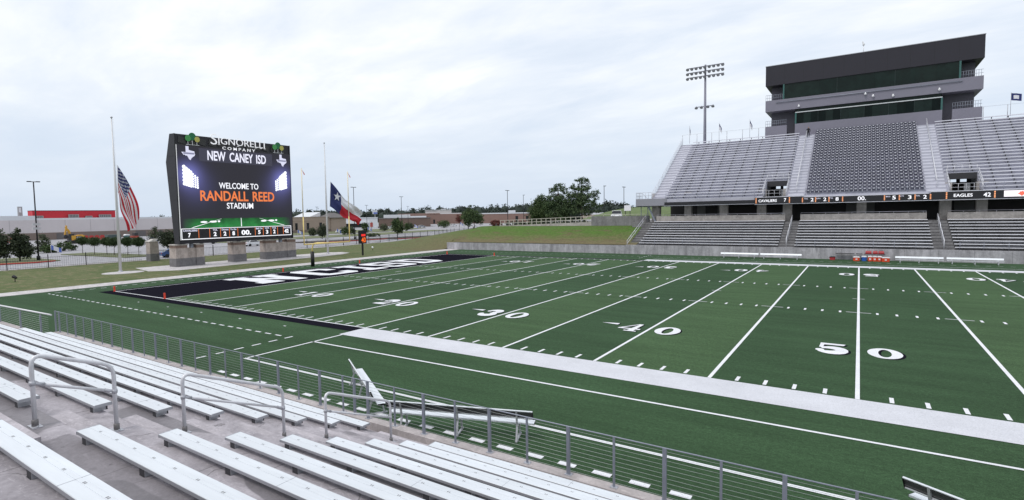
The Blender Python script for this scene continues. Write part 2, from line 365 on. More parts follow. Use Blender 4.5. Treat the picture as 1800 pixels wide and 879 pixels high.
def crown(mb, blobs, n, size, rng, shade=(0, 1), hollow=0.55, dens=2.9):
    """leaf clumps spread through ellipsoids; mb.m alternates between two leaf tones per clump"""
    tot = sum(b[3]*b[4]*b[5] for b in blobs)
    for (x, y, z, rx, ry, rz) in blobs:
        k = max(16, int(dens*n*rx*ry*rz/tot)); cl = max(4, k//16)
        for c in range(cl):
            while True:
                d = Vector((rng.uniform(-1, 1), rng.uniform(-1, 1), rng.uniform(-1, 1)))
                if hollow*0.6 < d.length < 1: break
            d *= rng.uniform(0.85, 1.1)
            mb.m = shade[0] if rng.random() < 0.5 else shade[1]; cr = 0.33*min(rx, ry, rz)+size*0.8
            for i in range(max(4, k//cl)):
                g = Vector((rng.gauss(0, 0.5), rng.gauss(0, 0.5), rng.gauss(0, 0.38)))*cr
                mb.leaf((x+d.x*rx+g.x, y+d.y*ry+g.y, z+d.z*rz+g.z), 1.12*size*rng.uniform(0.6, 1.25), rng)
LEAF = {k: (mat(k+'_leaf_dark', a, 0.75, spec=0.25), mat(k+'_leaf_light', b, 0.75, spec=0.25)) for k, a, b in [
    ('pine', (0.044, 0.074, 0.034), (0.090, 0.130, 0.058)), ('oak', (0.042, 0.072, 0.028), (0.086, 0.124, 0.048)),
    ('magnolia', (0.030, 0.042, 0.024), (0.058, 0.074, 0.040)), ('clipped', (0.030, 0.055, 0.020), (0.055, 0.088, 0.034)),
    ('shrub', (0.05, 0.065, 0.035), (0.085, 0.105, 0.06)), ('woods', (0.036, 0.050, 0.042), (0.058, 0.074, 0.058)), ('red', (0.10, 0.03, 0.025), (0.15, 0.05, 0.04))]}
BARK = mat('bark', (0.075, 0.06, 0.05), 0.9, 0, 0.3, 6)
def tree(name, label, x, y, z0, blobs, n, size, kind, seed, trunk_r=0.15, top=None, group=None, limbs=6, cat='tree'):
    rng = random.Random(seed); t = thing(name, label, cat, (x, y, z0), group)
    zt = top or max(b[2] for b in blobs)
    tb = MB(); tb.tube([(0, 0, -0.3), (0.03, 0, zt*0.35), (0.0, 0.05, zt*0.7), (0.02, 0, zt)], [trunk_r*1.25, trunk_r, trunk_r*0.7, trunk_r*0.2], 8)
    for i in range(limbs):
        b = rng.choice(blobs); h = zt*rng.uniform(0.4, 0.75)
        tb.tube([(0, 0, h), ((b[0])*0.5, b[1]*0.5, h*0.5+b[2]*0.5+0.1), (b[0], b[1], b[2])], [trunk_r*0.45, trunk_r*0.3, trunk_r*0.08], 6)
    tb.build('trunk', BARK, t, (0, 0, 0))
    cb = MB(); crown(cb, blobs, n, size, rng); cb.build('crown', list(LEAF[kind]), t, (0, 0, 0)); return t

# ================================================================== SETTING
YD = 0.9144; FW = 48.768
def sstep(a, b, x):
    t = max(0.0, min(1.0, (x-a)/(b-a))); return t*t*(3-2*t)
def bank_h(X, Y):
    """grass bank beyond the far wall; flat lawn elsewhere"""
    s = sstep(-52, -12, X)
    h = 4.05*s*sstep(57.0, 75, Y)
    s2 = sstep(-20.5, -17.3, X)
    if Y > 59.6: h = max(h, s2*(sstep(59.6, 61.5, Y) if X < -17.4 else 1.0)*(1.12 + (3.98-1.12)*sstep(57.5, 71.5, Y)))
    h *= 1 - 0.35*sstep(90, 130, Y)*(1-sstep(-20, 0, X))
    return h
g = MB(); g.sheet(-4000, 4000, -4000, 4000, -0.30)
struct(g, 'ground', mat('far_ground', (0.10, 0.12, 0.06), 0.95, 0, 0.25, 0.02))
g = MB(); nx, ny = 46, 60
xs = [-47.6 + i*(-17.0+47.6)/20 for i in range(21)]; ys = [-60 + i*3.0 for i in range(61)]
vid = {}
def grid_sheet(mb, xs, ys, h):
    o = len(mb.v)
    for yy in ys:
        for xx in xs: mb.v.append((xx, yy, h(xx, yy)))
    n = len(xs)
    for j in range(len(ys)-1):
        for i in range(n-1):
            mb.f.append((o+j*n+i, o+j*n+i+1, o+(j+1)*n+i+1, o+(j+1)*n+i)); mb.mi.append(0); mb.sm.append(True)
grid_sheet(g, xs, ys[:39], lambda x, y: bank_h(x, y) if y > 50 else 0.0)
struct(g, 'lawn', LAWN)
g = MB()
grid_sheet(g, [-47.6+i*1.7 for i in range(17)]+[-19.6, -18.8, -18.2, -17.7, -17.41], [54+i*1.0 for i in range(5)]+[58.6, 59.1, 59.6, 59.9, 60.3, 60.8, 61.4]+[62+i for i in range(38)], lambda x, y: bank_h(x, y)+0.006)
grid_sheet(g, [-17.405]+[-16+i*1.9 for i in range(19)], [59.93]+[60.2+i*0.75 for i in range(16)], lambda x, y: bank_h(x, y))
struct(g, 'grass_bank', BANK)
# ground behind the bank: service road, levee hill
g = MB(); grid_sheet(g, [-17.4+i*2 for i in range(58)], [71.4, 72.5, 76, 82, 90, 100, 106, 112, 118, 124, 130, 136, 150, 200],
                     lambda x, y: bank_h(-17.41, min(y, 99))*(1-sstep(-17.4, -9, x)) + ((3.9 + .75*sstep(72, 80, y))*(1-sstep(150, 200, y)))*sstep(-17.4, -9, x) + 3.0*sstep(100, 132, y)*sstep(-27, -5, x)*(1-sstep(150, 200, y)))
struct(g, 'levee_hill', mat('levee_grass', (0.105, 0.145, 0.05), 0.95, 0, 0.3, 0.3))
g = MB(); g.box(-8, 16.5, 79, 98, 4.0, 4.79); struct(g, 'service_road', ROAD)
# car park and street beyond the fence
g = MB(); g.sheet(-420, -47.6, -160, 420, -0.10); g.sheet(-47.6, 60, 104, 420, -0.12); struct(g, 'parking_lot', ROAD)
def pad(poly, z, name, m, h=0.14):
    p = MB(); p.prism([(x, y, z-h) for x, y in poly], (0, 0, h)); return struct(p, name, m)
VERGE = mat('verge_grass', (0.13, 0.145, 0.07), 0.95, 0, 0.3, 0.5)
MULCH = mat('mulch', (0.05, 0.038, 0.03), 0.95, 0, 0.3, 2)
KERB_RED = mat('red_kerb_paint', (0.45, 0.06, 0.05), 0.8, 0, 0.2, 2)
pad([(-84, 20.2), (-59.5, 21.8), (-58.5, 26.4), (-60, 27.2), (-84, 25.6)], 0.04, 'tree_island', VERGE)
pad([(-80, 2), (-63.5, 3), (-61.5, 9.5), (-63.5, 13.5), (-80, 13.5)], 0.04, 'corner_island', VERGE)
p = MB(); p.tube([(-64.2, 2.4, 0.03), (-62.4, 6, 0.03), (-61.2, 9.6, 0.03), (-62.4, 12.4, 0.03)], 0.12, 6); struct(p, 'red_kerb', KERB_RED)
pad([(-71, 90), (-60, 92), (-58, 112), (-66, 116), (-70, 106)], 0.05, 'planting_island', MULCH)
pad([(-76, 68), (-66, 70), (-64, 92), (-72, 92)], 0.05, 'planting_bed', MULCH)
for k, (a, b) in enumerate([((-66.0, 70.0), (-64.0, 92.0)), ((-60.0, 92.0), (-58.0, 112.0))]):
    p = MB(); p.bar((a[0]+0.2, a[1], 0.02), (b[0]+0.2, b[1], 0.02), 0.3, 0.22); struct(p, 'red_kerb', KERB_RED)
pad([(-110, 60), (-96, 62), (-92, 120), (-102, 170), (-112, 170)], 0.03, 'street_verge', VERGE)
pad([(-150, 96), (-128, 100), (-120, 150), (-140, 200), (-160, 200)], 0.03, 'store_verge', VERGE)
p = MB()
for k in range(26): p.box(-200, -120, -14+k*5.6, -13.88+k*5.6, -0.094, -0.09)
struct(p, 'parking_lines', mat('road_white', (0.62, 0.62, 0.62), 0.8, 0, 0.15, 3))

# ------------------------------------------------------------------ playing surface
g = MB(); g.sheet(-14.55, 120, -11.16, 59.62, 0.0); struct(g, 'turf_apron', TURF)
g = MB(); g.sheet(0, 2*45.72, 0, FW, 0.004); struct(g, 'playing_field', FIELD)
g = MB(); g.box(-17.4, -14.55, -40, 59.6, -0.2, 0.03); struct(g, 'concrete_path', PATH)
g = MB()   # rounded concrete pads round the scoreboard and the flag poles
def blob_poly(pts, n=10): return pts
g.prism([(-28.2+1.9*math.cos(t), 8.5+2.3*math.sin(t), -0.1) for t in [i*math.pi/10 for i in range(20)]], (0, 0, 0.13))
struct(g, 'flagpole_pad', PATH)
g = MB(); g.prism([(x, y, -0.1) for x, y in [(-33.5, 12.2), (-26.8, 10.8), (-24.4, 13.5), (-25.2, 24), (-25.6, 36), (-26.6, 42), (-28.2, 45.2), (-31, 46), (-33.0, 44), (-33.6, 30)]], (0, 0, 0.125))
struct(g, 'scoreboard_pad', PATH)

# black paint: end zone, its border and the black band along the 25 yards of both sidelines
k = MB()
k.sheet(-9.95, 0, -1.1, FW+1.1, 0.008)
for y0, y1 in ((-1.1, -0.12), (FW+0.12, FW+1.1)): k.sheet(0, 22.9, y0, y1, 0.008)
struct(k, 'black_field_paint', BLACK_PAINT)
SH_ = MB()          # black drop shadows of the numbers
W_ = MB(); z1 = 0.012
def wr(x0, x1, y0, y1, z=z1): W_.sheet(x0, x1, y0, y1, z)
S_ = MB(); S_.sheet(22.86, 68.6, -1.98, -0.02, z1); S_.sheet(22.86, 68.6, FW+0.02, FW+1.95, z1); struct(S_, 'sideline_strip', STRIP_PAINT)
wr(-9.20, 22.9, -0.12, 0.0); wr(-9.20, 22.9, FW, FW+0.12)            # sidelines
wr(-9.24, -9.12, -0.1, FW); wr(-0.06, 0.06, 0.0, FW)                 # end line, goal line
for n in range(5, 100, 5): wr(n*YD-0.065, n*YD+0.065, 0.05 if n < 25 else 0.0, FW)
for n in range(1, 100):
    x = n*YD
    if n % 5:
        for y0 in (0.12, FW-0.72): wr(x-0.06, x+0.06, y0, y0+0.6)
        for y0 in (17.98, 30.18): wr(x-0.06, x+0.06, y0, y0+0.61)
    else:
        for y in (18.29, 30.48): wr(x-0.62, x+0.62, y-0.045, y+0.045, z1+0.004)
for n in (40, 50, 60): wr(n*YD-0.35, n*YD+0.35, 24.34, 24.42, z1+0.004)
wr(2.68, 2.80, 23.9, 24.9)
wr(23.04, 23.16, -7.55, -1.98); wr(23.04, 68.5, -3.92, -3.80); wr(23.04, 72, -7.74, -7.60)   # restraining lines
wr(23.04, 68.5, FW+3.8, FW+3.9)
for i in range(37): x = -13.0+i*YD; wr(x, x+0.5, -3.92, -3.80)
for i in range(90): x = -13.0+i*YD; wr(x, x+0.4, FW+6.6, FW+6.68)
for i in range(6): wr(21.06, 21.18, -4.15-i*0.95, -3.65-i*0.95)
for i in range(62): wr(-13.06, -12.95, -3.4+i*YD, -2.9+i*YD)
for i in range(5): wr(i*4.572-0.1, i*4.572+0.1, -2.13, -2.03)
for i in range(54): x = 24.1+i*YD-0.08; wr(x, x+0.46, -9.55, -9.36)
for i in range(6): wr(21.06, 21.18, FW+4.0+i*0.95, FW+4.4+i*0.95)

def ellipse(cx, cy, rx, ry, n=28): return [(cx+rx*math.cos(2*math.pi*i/n), cy+ry*math.sin(2*math.pi*i/n)) for i in range(n)]
def ring(o, i):                        # two outlines of equal length -> list of quads
    n = len(o); return [(o[a], o[(a+1) % n], i[(a+1) % n], i[a]) for a in range(n)]
def arc_stroke(pts):                   # [(x, y, half width)] -> quads
    out = []; P = []
    for a, (x, y, h) in enumerate(pts):
        x0, y0, _ = pts[max(a-1, 0)]; x2, y2, _ = pts[min(a+1, len(pts)-1)]
        d = math.hypot(x2-x0, y2-y0) or 1; nx, ny = -(y2-y0)/d, (x2-x0)/d
        P.append(((x+nx*h, y+ny*h), (x-nx*h, y-ny*h)))
    return [(P[a][0], P[a+1][0], P[a+1][1], P[a][1]) for a in range(len(P)-1)]
def arc(cx, cy, rx, ry, a0, a1, w0, w1, wm_, n=14):
    o = []
    for i in range(n+1):
        t = i/n; a = R(a0+(a1-a0)*t); wv = (w0*(1-t)+w1*t) + wm_*math.sin(math.pi*t); o.append((cx+rx*math.cos(a), cy+ry*math.sin(a), wv))
    return o
# digits in a 1 x 1 cell, heavy upright strokes and thin horizontals like the field stencil
DIG = {
 '0': ring(ellipse(.5, .5, .5, .5), ellipse(.5, .5, .19, .37)),
 '1': [((.36, .1), (.66, .1), (.66, 1), (.40, .95)), ((.14, 0), (.88, 0), (.88, .11), (.14, .11)), ((.12, .74), (.40, .80), (.40, .95), (.30, .90))],
 '2': arc_stroke(arc(.5, .70, .33, .22, 170, -40, .10, .13, .06)) + arc_stroke([(.72, .56, .13), (.5, .36, .10), (.16, .14, .07)]) + [((.06, 0), (.95, 0), (.95, .2), (.06, .2)), ((.86, .15), (.95, .15), (.98, .34), (.90, .34))] + [tuple(ellipse(.2, .68, .13, .11, 10))],
 '3': arc_stroke(arc(.46, .73, .30, .19, 160, -80, .09, .09, .09)) + arc_stroke(arc(.46, .28, .34, .21, 80, -160, .09, .09, .11)) + [tuple(ellipse(.18, .73, .12, .10, 10)), tuple(ellipse(.16, .25, .13, .11, 10))],
 '4': [((.52, .06), (.80, .06), (.80, 1), (.66, 1)), ((.02, .26), (.98, .26), (.98, .37), (.02, .37)), ((.02, .33), (.14, .33), (.72, 1), (.62, 1)), ((.40, 0), (.94, 0), (.94, .09), (.40, .09))],
 '5': [((.12, .52), (.24, .52), (.28, 1), (.14, 1)), ((.14, .82), (.86, .84), (.92, 1), (.14, 1))] + arc_stroke(arc(.47, .30, .36, .24, 140, -160, .07, .08, .12)) + [tuple(ellipse(.16, .24, .14, .11, 10))],
}
def put_poly(q, fx, z):
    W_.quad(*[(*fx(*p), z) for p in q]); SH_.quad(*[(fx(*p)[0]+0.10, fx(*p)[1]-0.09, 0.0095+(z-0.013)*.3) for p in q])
def number(n, x, ybase, flip):
    d1, d2 = str(n)[0], '0'; wd, hg = 1.24, 2.0
    for d, off in ((d1, -0.36-wd), (d2, 0.33)):
        for i, q in enumerate(DIG[d]):
            fx = (lambda u, v, off=off: (x+off+u*wd, ybase+v*hg)) if not flip else (lambda u, v, off=off: (x-off-u*wd, ybase+hg-v*hg))
            put_poly(q, fx, 0.013+0.0004*(i % 9))
for n in range(10, 100, 10):
    v = n if n <= 50 else 100-n
    number(v, n*YD, 6.5, False); number(v, n*YD, FW-6.5-2.0, True)
    if v != 50:
        s = -1 if n < 50 else 1
        for yb in (8.05, FW-8.05):
            bx = n*YD+s*1.88; q = [(bx, yb+0.2), (bx, yb-0.2), (bx+s*1.0, yb)]
            put_poly(q if s > 0 else q[::-1], lambda u, v: (u, v), 0.0135)
# end-zone letters, read from midfield (x -> +Y, up -> -X)
def slab(letter):
    t, b = .31, .2
    if letter == 'N': return [((.10, 0), (.10+t, 0), (.10+t, 1), (.10, 1)), ((.66, 0), (.92, 0), (.92, 1), (.66, 1)), ((.10, 1), (.30, 1), (.92, 0), (.70, 0)), ((0, 0), (.44, 0), (.44, b), (0, b)), ((0, 1-b), (.36, 1-b), (.36, 1), (0, 1)), ((.58, 1-b), (1, 1-b), (1, 1), (.58, 1))]
    if letter == 'I': return [((.28, 0), (.72, 0), (.72, 1), (.28, 1)), ((0, 0), (1, 0), (1, b), (0, b)), ((0, 1-b), (1, 1-b), (1, 1), (0, 1))]
    if letter == 'C': return [((0, .12), (t, .2), (t, .8), (0, .88)), ((0, .88), (t, .8), (.75, .83), (.86, 1), (.13, 1)), ((0, .12), (.13, 0), (.87, 0), (.75, .18), (t, .2)), ((.72, .64), (1, .64), (1, .88), (.86, 1), (.72, .86)), ((.72, .14), (.87, 0), (1, .12), (1, .36), (.72, .36))]
    if letter == 'S': return [((0, .56), (t, .62), (t, .80), (0, .88)), ((0, .88), (t, .8), (.75, .83), (.86, 1), (.13, 1)), ((.72, .68), (1, .68), (1, .88), (.86, 1), (.72, .84)), ((0, .56), (.14, .42), (.75, .42), (.88, .59), (t, .60)), ((.74, .18), (1, .12), (1, .46), (.88, .59), (.74, .44)), ((.13, 0), (.87, 0), (1, .12), (.76, .18), (t, .18), (0, .12)), ((0, .12), (.28, .14), (.28, .32), (0, .32))]
    if letter == 'D': return [((.10, 0), (.38, 0), (.38, 1), (.10, 1)), ((0, 0), (.80, 0), (.74, b), (0, b)), ((0, 1-b), (.74, 1-b), (.80, 1), (0, 1)), ((.72, b), (.80, 0), (1, .2), (1, .8), (.80, 1), (.72, 1-b))]
for ch, y0, y1 in (('N', 9.9, 15.7), ('C', 17.6, 23.0), ('I', 24.3, 27.4), ('S', 28.4, 33.3), ('D', 34.2, 39.1)):
    for i, q in enumerate(slab(ch)):
        W_.quad(*[(-1.55-v*7.1, y0+u*(y1-y0), z1+0.001*(i % 6)) for u, v in q])
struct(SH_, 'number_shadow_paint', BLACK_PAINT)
struct(W_, 'white_field_lines', WHITE_PAINT)

# ================================================================== NEAR GRANDSTAND
T, RI = 0.9675, 0.376                    # tread and rise
nos = lambda i: -12.15 - T*(i-1)         # nosing of tread i (toward the field)
trz = lambda i: 0.90 + RI*(i-1)
XL, XR, A0, A1 = 12.3, 62.0, 35.55, 37.7
near = thing('concrete_grandstand', 'stepped concrete grandstand under the white benches, with an aisle up the middle', 'grandstand', (30, -11.3, 0))
m = MB()
prof = [(-11.45, 0.52)]
for i in range(1, 17): prof += [(nos(i), trz(i-1) if i > 1 else 0.52), (nos(i), trz(i))]
prof += [(nos(17), trz(16)), (nos(17), -0.3), (-11.45, -0.3)]
m.prism([(XL, y, z) for y, z in prof], (XR-XL, 0, 0)); m.build('seating_steps', CONC_NEAR, near)
m = MB(); m.box(XL, XR, -11.45, -11.15, -0.3, 0.74); m.box(-6, XL, -11.75, -11.45, -0.3, 0.52)
m.build('front_curb', CONC_CURB, near)
for i in range(1, 16):
    s = MB(); zb = 0.52 if i == 1 else trz(i-1); s.box(A0+0.02, A1-0.02, nos(i)+0.001, nos(i)+0.45, zb-0.02, zb+(trz(i)-zb)/2); s.build('aisle_step', CONC_STEP, near)
m = MB(); m.box(-6, XL, -26, -11.76, -0.3, 0.30); m.build('landing_slab', CONC_NEAR, near)

# benches: plank (ribbed aluminium), end caps, riser brackets
def bench_near(x0, x1, i, label, cap0, cap1):
    yF, zt = -12.05-T*(i-1), 1.04+RI*(i-1)
    t = thing('bleacher_bench', label, 'bench', (x0, yF, zt), 'white benches of the near stand')
    L_ = x1-x0; p = MB(); h = 0.046
    pr = [(0, -h), (0, -0.006), (-0.005, 0), (-0.072, 0), (-0.073, -0.002), (-0.078, -0.002), (-0.079, 0.0012), (-0.123, 0.0012), (-0.124, -0.002), (-0.129, -0.002), (-0.130, 0),
          (-0.255, 0), (-0.26, -0.006), (-0.26, -h), (-0.25, -h), (-0.25, -0.016), (-0.01, -0.016), (-0.01, -h)]
    n = len(pr); rng = random.Random(i*7+int(x0))
    vs = [(0, y, z) for y, z in pr] + [(L_, y, z) for y, z in pr]
    for a in range(n):
        b = (a+1) % n; p.m = 1 if a in (0, 12, 13, 14, 16, 17) else 0
        p.add([vs[a], vs[b], vs[n+b], vs[n+a]], [(0, 1, 2, 3)])
    p.m = 2; k = 0.28
    while k < L_-0.1:
        for dx in (-0.018, 0.012): p.sheet(k+dx, k+dx+0.014, -0.116, -0.090, 0.0028)
        k += 0.457
    k = 2.1+(i*1.37) % 3
    while k < L_-.5: p.m = 1; p.box(k-.003, k+.003, -.2595, -.0005, -.03, .0016); k += 5.5
    p.build('plank', [ALU, ALU_EDGE, STICKER], t, (0, 0, 0))
    for e, xx in ((cap0, -0.012), (cap1, L_)):
        if e:
            c = MB(); c.prism([(xx, y, z) for y, z in [(0.004, -h-0.002), (0.004, -0.01), (-0.012, 0.003), (-0.248, 0.003), (-0.264, -0.01), (-0.264, -h-0.002)]], (0.012, 0, 0))
            c.build('end_cap', ALU_EDGE, t, (0, 0, 0))
    k = 0.16; ks = []
    while k < L_-0.15: ks.append(k); k += 1.52
    for k in ks:
        b = MB(); b.box(k-0.055, k+0.055, -0.243, -0.238, -0.138, -0.047); b.box(k-0.06, k-0.0552, -0.243, -0.03, -0.138, -0.047); b.box(k+0.0552, k+0.06, -0.243, -0.03, -0.138, -0.047)
        b.box(k-0.06, k+0.06, -0.25, -0.02, -0.14, -0.1382); b.m = 1; b.box(k+0.061, k+0.067, -0.243, -0.06, -0.138, -0.05)
        b.build('bracket', [DARKSTEEL, ALU_EDGE], t, (0, 0, 0))
for i in range(1, 11):
    xl = 13.95 if i < 12 else 0
    bench_near(xl, A0, i, 'white bleacher bench, scoreboard side of the aisle, %s row up from the cable railing' % ORD[i], True, True)
    bench_near(A1, XR if i < 10 else 55, i, 'white bleacher bench, midfield side of the aisle, %s row up from the cable railing' % ORD[i], True, True)

# aisle handrail loops
def handrail(ya, za, yb, zb, label, x=36.6):
    t = thing('aisle_handrail', label, 'handrail', (x, ya, za), 'handrail loops in the near aisle')
    H = 0.99; r = 0.029; m = MB(); rad = 0.16
    a, b = Vector((x, ya, za+H)), Vector((x, yb, zb+H)); d = (b-a).normalized()
    pts = [(x, ya, za), (x, ya, za+H-rad)]
    for q in (0.25, 0.5, 0.75): pts.append(Vector((x, ya, za+H-rad))*(1-q)**2 + a*2*q*(1-q) + (a+d*rad)*q*q)
    pts += [a+d*rad, b-d*rad]
    for q in (0.25, 0.5, 0.75): pts.append((b-d*rad)*(1-q)**2 + b*2*q*(1-q) + Vector((x, yb, zb+H-rad))*q*q)
    pts += [(x, yb, zb+H-rad), (x, yb, zb)]
    m.tube(pts, r, 14); m.build('bent_tube', GALV_L, t)
    for y, z in ((ya, za), (yb, zb)):
        f = MB(); f.box(x-0.11, x+0.11, y-0.06, y+0.06, z-0.002, z+0.012)
        for s in (-1, 1): f.lathe((x+s*0.085, y, z+0.012), [(0.016, 0), (0.016, 0.014)], 6)
        f.build('base_plate', GALV, t)
        f = MB(); f.lathe((x, y, z+0.01), [(0.040, 0), (0.040, 0.085), (0.034, 0.09)], 14); f.build('sleeve', GALV_D if False else mat('sleeve_grey', (0.20, 0.19, 0.19), 0.6, 0.3, 0.1, 20), t)
    m = MB(); p, q = Vector((x, ya, za+H*0.60)), Vector((x, yb, zb+H*0.60)); e = (q-p).normalized()
    m.tube([p+e*0.10, q-e*0.10], 0.022, 12); m.build('mid_rail', GALV_L, t)
    for c, s in ((p, 1), (q, -1)):
        f = MB(); f.lathe(c-Vector((0, 0, 0.03)), [(0.038, 0), (0.040, 0.03), (0.038, 0.06)], 12); f.tube([c, c+e*s*0.05, c+e*s*0.14], [0.020, 0.020, 0.030], 10); f.build('clamp', GALV, t)
handrail(-19.19, trz(8), -18.21, trz(7), 'short galvanised handrail loop highest up the near aisle')
handrail(-17.21, trz(6), -15.32, trz(4), 'long galvanised handrail loop halfway down the near aisle')
handrail(-14.30, trz(3), -12.38, trz(1), 'long galvanised handrail loop lowest in the near aisle, beside the cable railing')

# cable railing along the front curb
t = thing('cable_railing', 'steel cable railing with flat posts along the front curb of the near stand', 'railing', (36.7, -11.3, 0.74))
RX0, RX1, zc = 12.2, 60.0, 0.74
for k in range(-24, 24):
    x = 36.71+k*1.0; wide = k % 2 == 0; b = MB(); hw = 0.036 if wide else 0.022
    b.box(x-hw, x+hw, -11.325 if wide else -11.315, -11.275 if wide else -11.285, zc+0.012, zc+1.045)
    b.m = 1; b.box(x-0.075, x+0.075, -11.36, -11.24, zc-0.004, zc+0.012)
    for sx in (-1, 1):
        for sy in (-1, 1): b.lathe((x+sx*0.055, -11.3+sy*0.042, zc+0.012), [(0.011, 0), (0.011, 0.012)], 6)
    b.build('post', [GALV_D, GALV], t)
b = MB(); b.box(34.15, 34.22, -11.325, -11.275, zc, zc+1.045); b.build('post', GALV_D, t)
for k in range(11):
    z = zc+0.10+k*0.088; b = MB(); b.tube([(RX0, -11.3, z), (RX1, -11.3, z)], 0.0033, 5); b.build('cable', CABLE, t)
b = MB(); b.tube([(RX0, -11.3, zc+1.045), (RX1, -11.3, zc+1.045)], 0.014, 8); b.build('top_rail', GALV_D, t)
b = MB(); b.box(RX0-0.03, RX0+0.03, -11.33, -11.27, zc, zc+1.06); b.build('post', GALV_D, t)
t = thing('ramp_railing', 'railing with a thick pale pipe on top where the near stand ends', 'railing', (8, -11.55, 0.5))
b = MB(); b.tube([(-6, -11.55, 1.28), (12.15, -11.45, 1.60)], 0.045, 10); b.build('pipe_rail', mat('pale_pipe', (0.66, 0.66, 0.68), 0.4, 0.2), t)
for x in (-4.5, -0.5, 4.4, 7.9, 11.0):
    b = MB(); b.box(x-0.05, x+0.05, -11.6, -11.54, 0.5, 1.33+x*0.0176); b.build('post', GALV_D, t)
for k in range(9):
    b = MB(); b.tube([(-6, -11.57, 0.55+k*0.085), (12.1, -11.57, 0.60+k*0.11)], 0.005, 5); b.build('cable', CABLE, t)

# ================================================================== SIDELINE FURNITURE
def team_bench(label, loc, rz, L_=4.57, group='aluminium team benches'):
    """sitters face local +y; origin on the ground at the left end of the back rest"""
    t = thing('team_bench', label, 'bench', loc, group, rz)
    def plank(y, z, w_, tilt, nm):
        b = MB(); a = Vector((0, math.cos(tilt), math.sin(tilt))); n = Vector((0, -math.sin(tilt), math.cos(tilt))); c = Vector((L_/2, y, z))
        b.m = 0; b.obox(c+n*0.008, Vector((L_/2, 0, 0)), a*w_/2, n*0.004)
        b.m = 3; b.obox(c+n*0.001, Vector((L_/2-.002, 0, 0)), a*(w_/2-.012), n*0.0028); b.m = 0
        b.m = 1
        for s in (-1, 1): b.obox(c + a*s*(w_/2-0.012) - n*0.012, Vector((L_/2, 0, 0)), a*0.012, n*0.018)
        b.m = 3
        for s in (-0.22, 0.22): b.obox(c + a*s*w_ - n*0.012, Vector((L_/2-.003, 0, 0)), a*0.004, n*0.009)
        b.m = 2
        for e in (-0.004, L_+0.004): b.obox(Vector((e, y, z)) - n*0.012, Vector((0.004, 0, 0)), a*w_/2, n*0.026)
        b.build(nm, [ALU, ALU, BLACK, UNDER_SHADE], t, (0, 0, 0))
    plank(0.30, 0.45, 0.28, 0.0, 'seat'); plank(0.0, 0.76, 0.27, R(-68), 'backrest')
    for x in (0.45, L_*0.5, L_-0.45):
        b = MB(); b.bar((x, 0.05, 0.42), (x, -0.055, 0.88), 0.05, 0.05, (1, 0, 0)); b.bar((x, 0.02, 0.425), (x, 0.42, 0.425), 0.05, 0.04)
        b.bar((x, 0.06, 0.42), (x, -0.08, 0.02), 0.05, 0.05, (1, 0, 0)); b.bar((x, 0.38, 0.42), (x, 0.46, 0.02), 0.05, 0.05, (1, 0, 0)); b.bar((x, -0.14, 0.02), (x, 0.56, 0.02), 0.06, 0.035)
        b.build('leg_frame', GALV, t, (0, 0, 0))
    return t
team_bench('aluminium team bench seen from behind, running along just past the cable railing', (34.34, -10.20, 0), math.atan2(1.46, 4.06), 4.35)
team_bench('aluminium team bench standing askew, its end nearly touching the next bench by the railing', (29.85, -7.52, 0), math.atan2(-2.35, 3.55), 4.3)
team_bench('aluminium team bench standing alone on the turf, cut off by the bottom of the picture', (46.50, -7.97, 0), R(-31.4), 4.57)
for x0, L_, lb in ((35.05, 4.55, 'first white team bench from the grass bank, along the far wall'), (39.85, 4.6, 'second white team bench from the grass bank, along the far wall'),
                   (53.35, 4.25, 'white team bench beside the drink coolers at the far wall'), (58.2, 4.6, 'white team bench past the drink coolers, farthest from the grass bank')):
    team_bench(lb, (x0, 57.75, 0), math.pi, L_, 'white team benches at the far wall').scale = (1, 1, .76)

COOL_O = mat('cooler_orange', (0.72, 0.07, 0.02), 0.45); COOL_B = mat('cooler_blue', (0.02, 0.10, 0.42), 0.45); COOL_R = mat('cooler_red', (0.36, 0.03, 0.035), 0.55)
LIDW = mat('cooler_lid_white', (0.76, 0.76, 0.78), 0.5)
def cooler(name, label, x, y, w_, d, h, body, lid, grp=None, decal=True):
    t = thing(name, label, 'cooler', (x, y, 0), grp)
    b = MB(); k = 0.06
    b.add([(-w_/2+k, -d/2, .0), (w_/2-k, -d/2, .0), (w_/2, -d/2+k, .0), (w_/2, d/2, .0), (-w_/2, d/2, .0), (-w_/2, -d/2+k, .0)] + [(-w_/2+k-.02, -d/2-.02, h*.78), (w_/2-k+.02, -d/2-.02, h*.78), (w_/2+.02, -d/2+k-.02, h*.78), (w_/2+.02, d/2, h*.78), (-w_/2-.02, d/2, h*.78), (-w_/2-.02, -d/2+k-.02, h*.78)],
          [(5, 4, 3, 2, 1, 0), (6, 7, 8, 9, 10, 11)] + [(i, (i+1) % 6, 6+(i+1) % 6, 6+i) for i in range(6)])
    if decal: b.m = 1; b.box(-0.09, 0.09, -d/2-0.026, -d/2-0.018, h*0.28, h*0.55)
    b.build('body', [body, LIDW], t, (0, 0, 0))
    b = MB(); b.box(-w_/2-.03, w_/2+.03, -d/2-.03, d/2+.03, h*.78+.003, h*.95); b.box(-w_/2+.04, w_/2-.04, -d/2+.04, d/2-.04, h*.95, h)
    b.build('lid', lid, t, (0, 0, 0))
    for s in (-1, 1):
        b = MB(); b.tube([(s*(w_/2+.02), -.1, h*.6), (s*(w_/2+.09), -.08, h*.55), (s*(w_/2+.09), .08, h*.55), (s*(w_/2+.02), .1, h*.6)], .015, 6); b.build('handle', BLACK, t, (0, 0, 0))
cooler('ice_chest', 'low orange ice chest with a white lid, left of the blue cooler', 45.46, 58.0, 0.6, 0.42, 0.52, COOL_O, LIDW)
cooler('drink_cooler', 'blue drink cooler with a white lid among the orange ones', 46.2, 58.1, 0.44, 0.42, 0.6, COOL_B, LIDW, None, False)
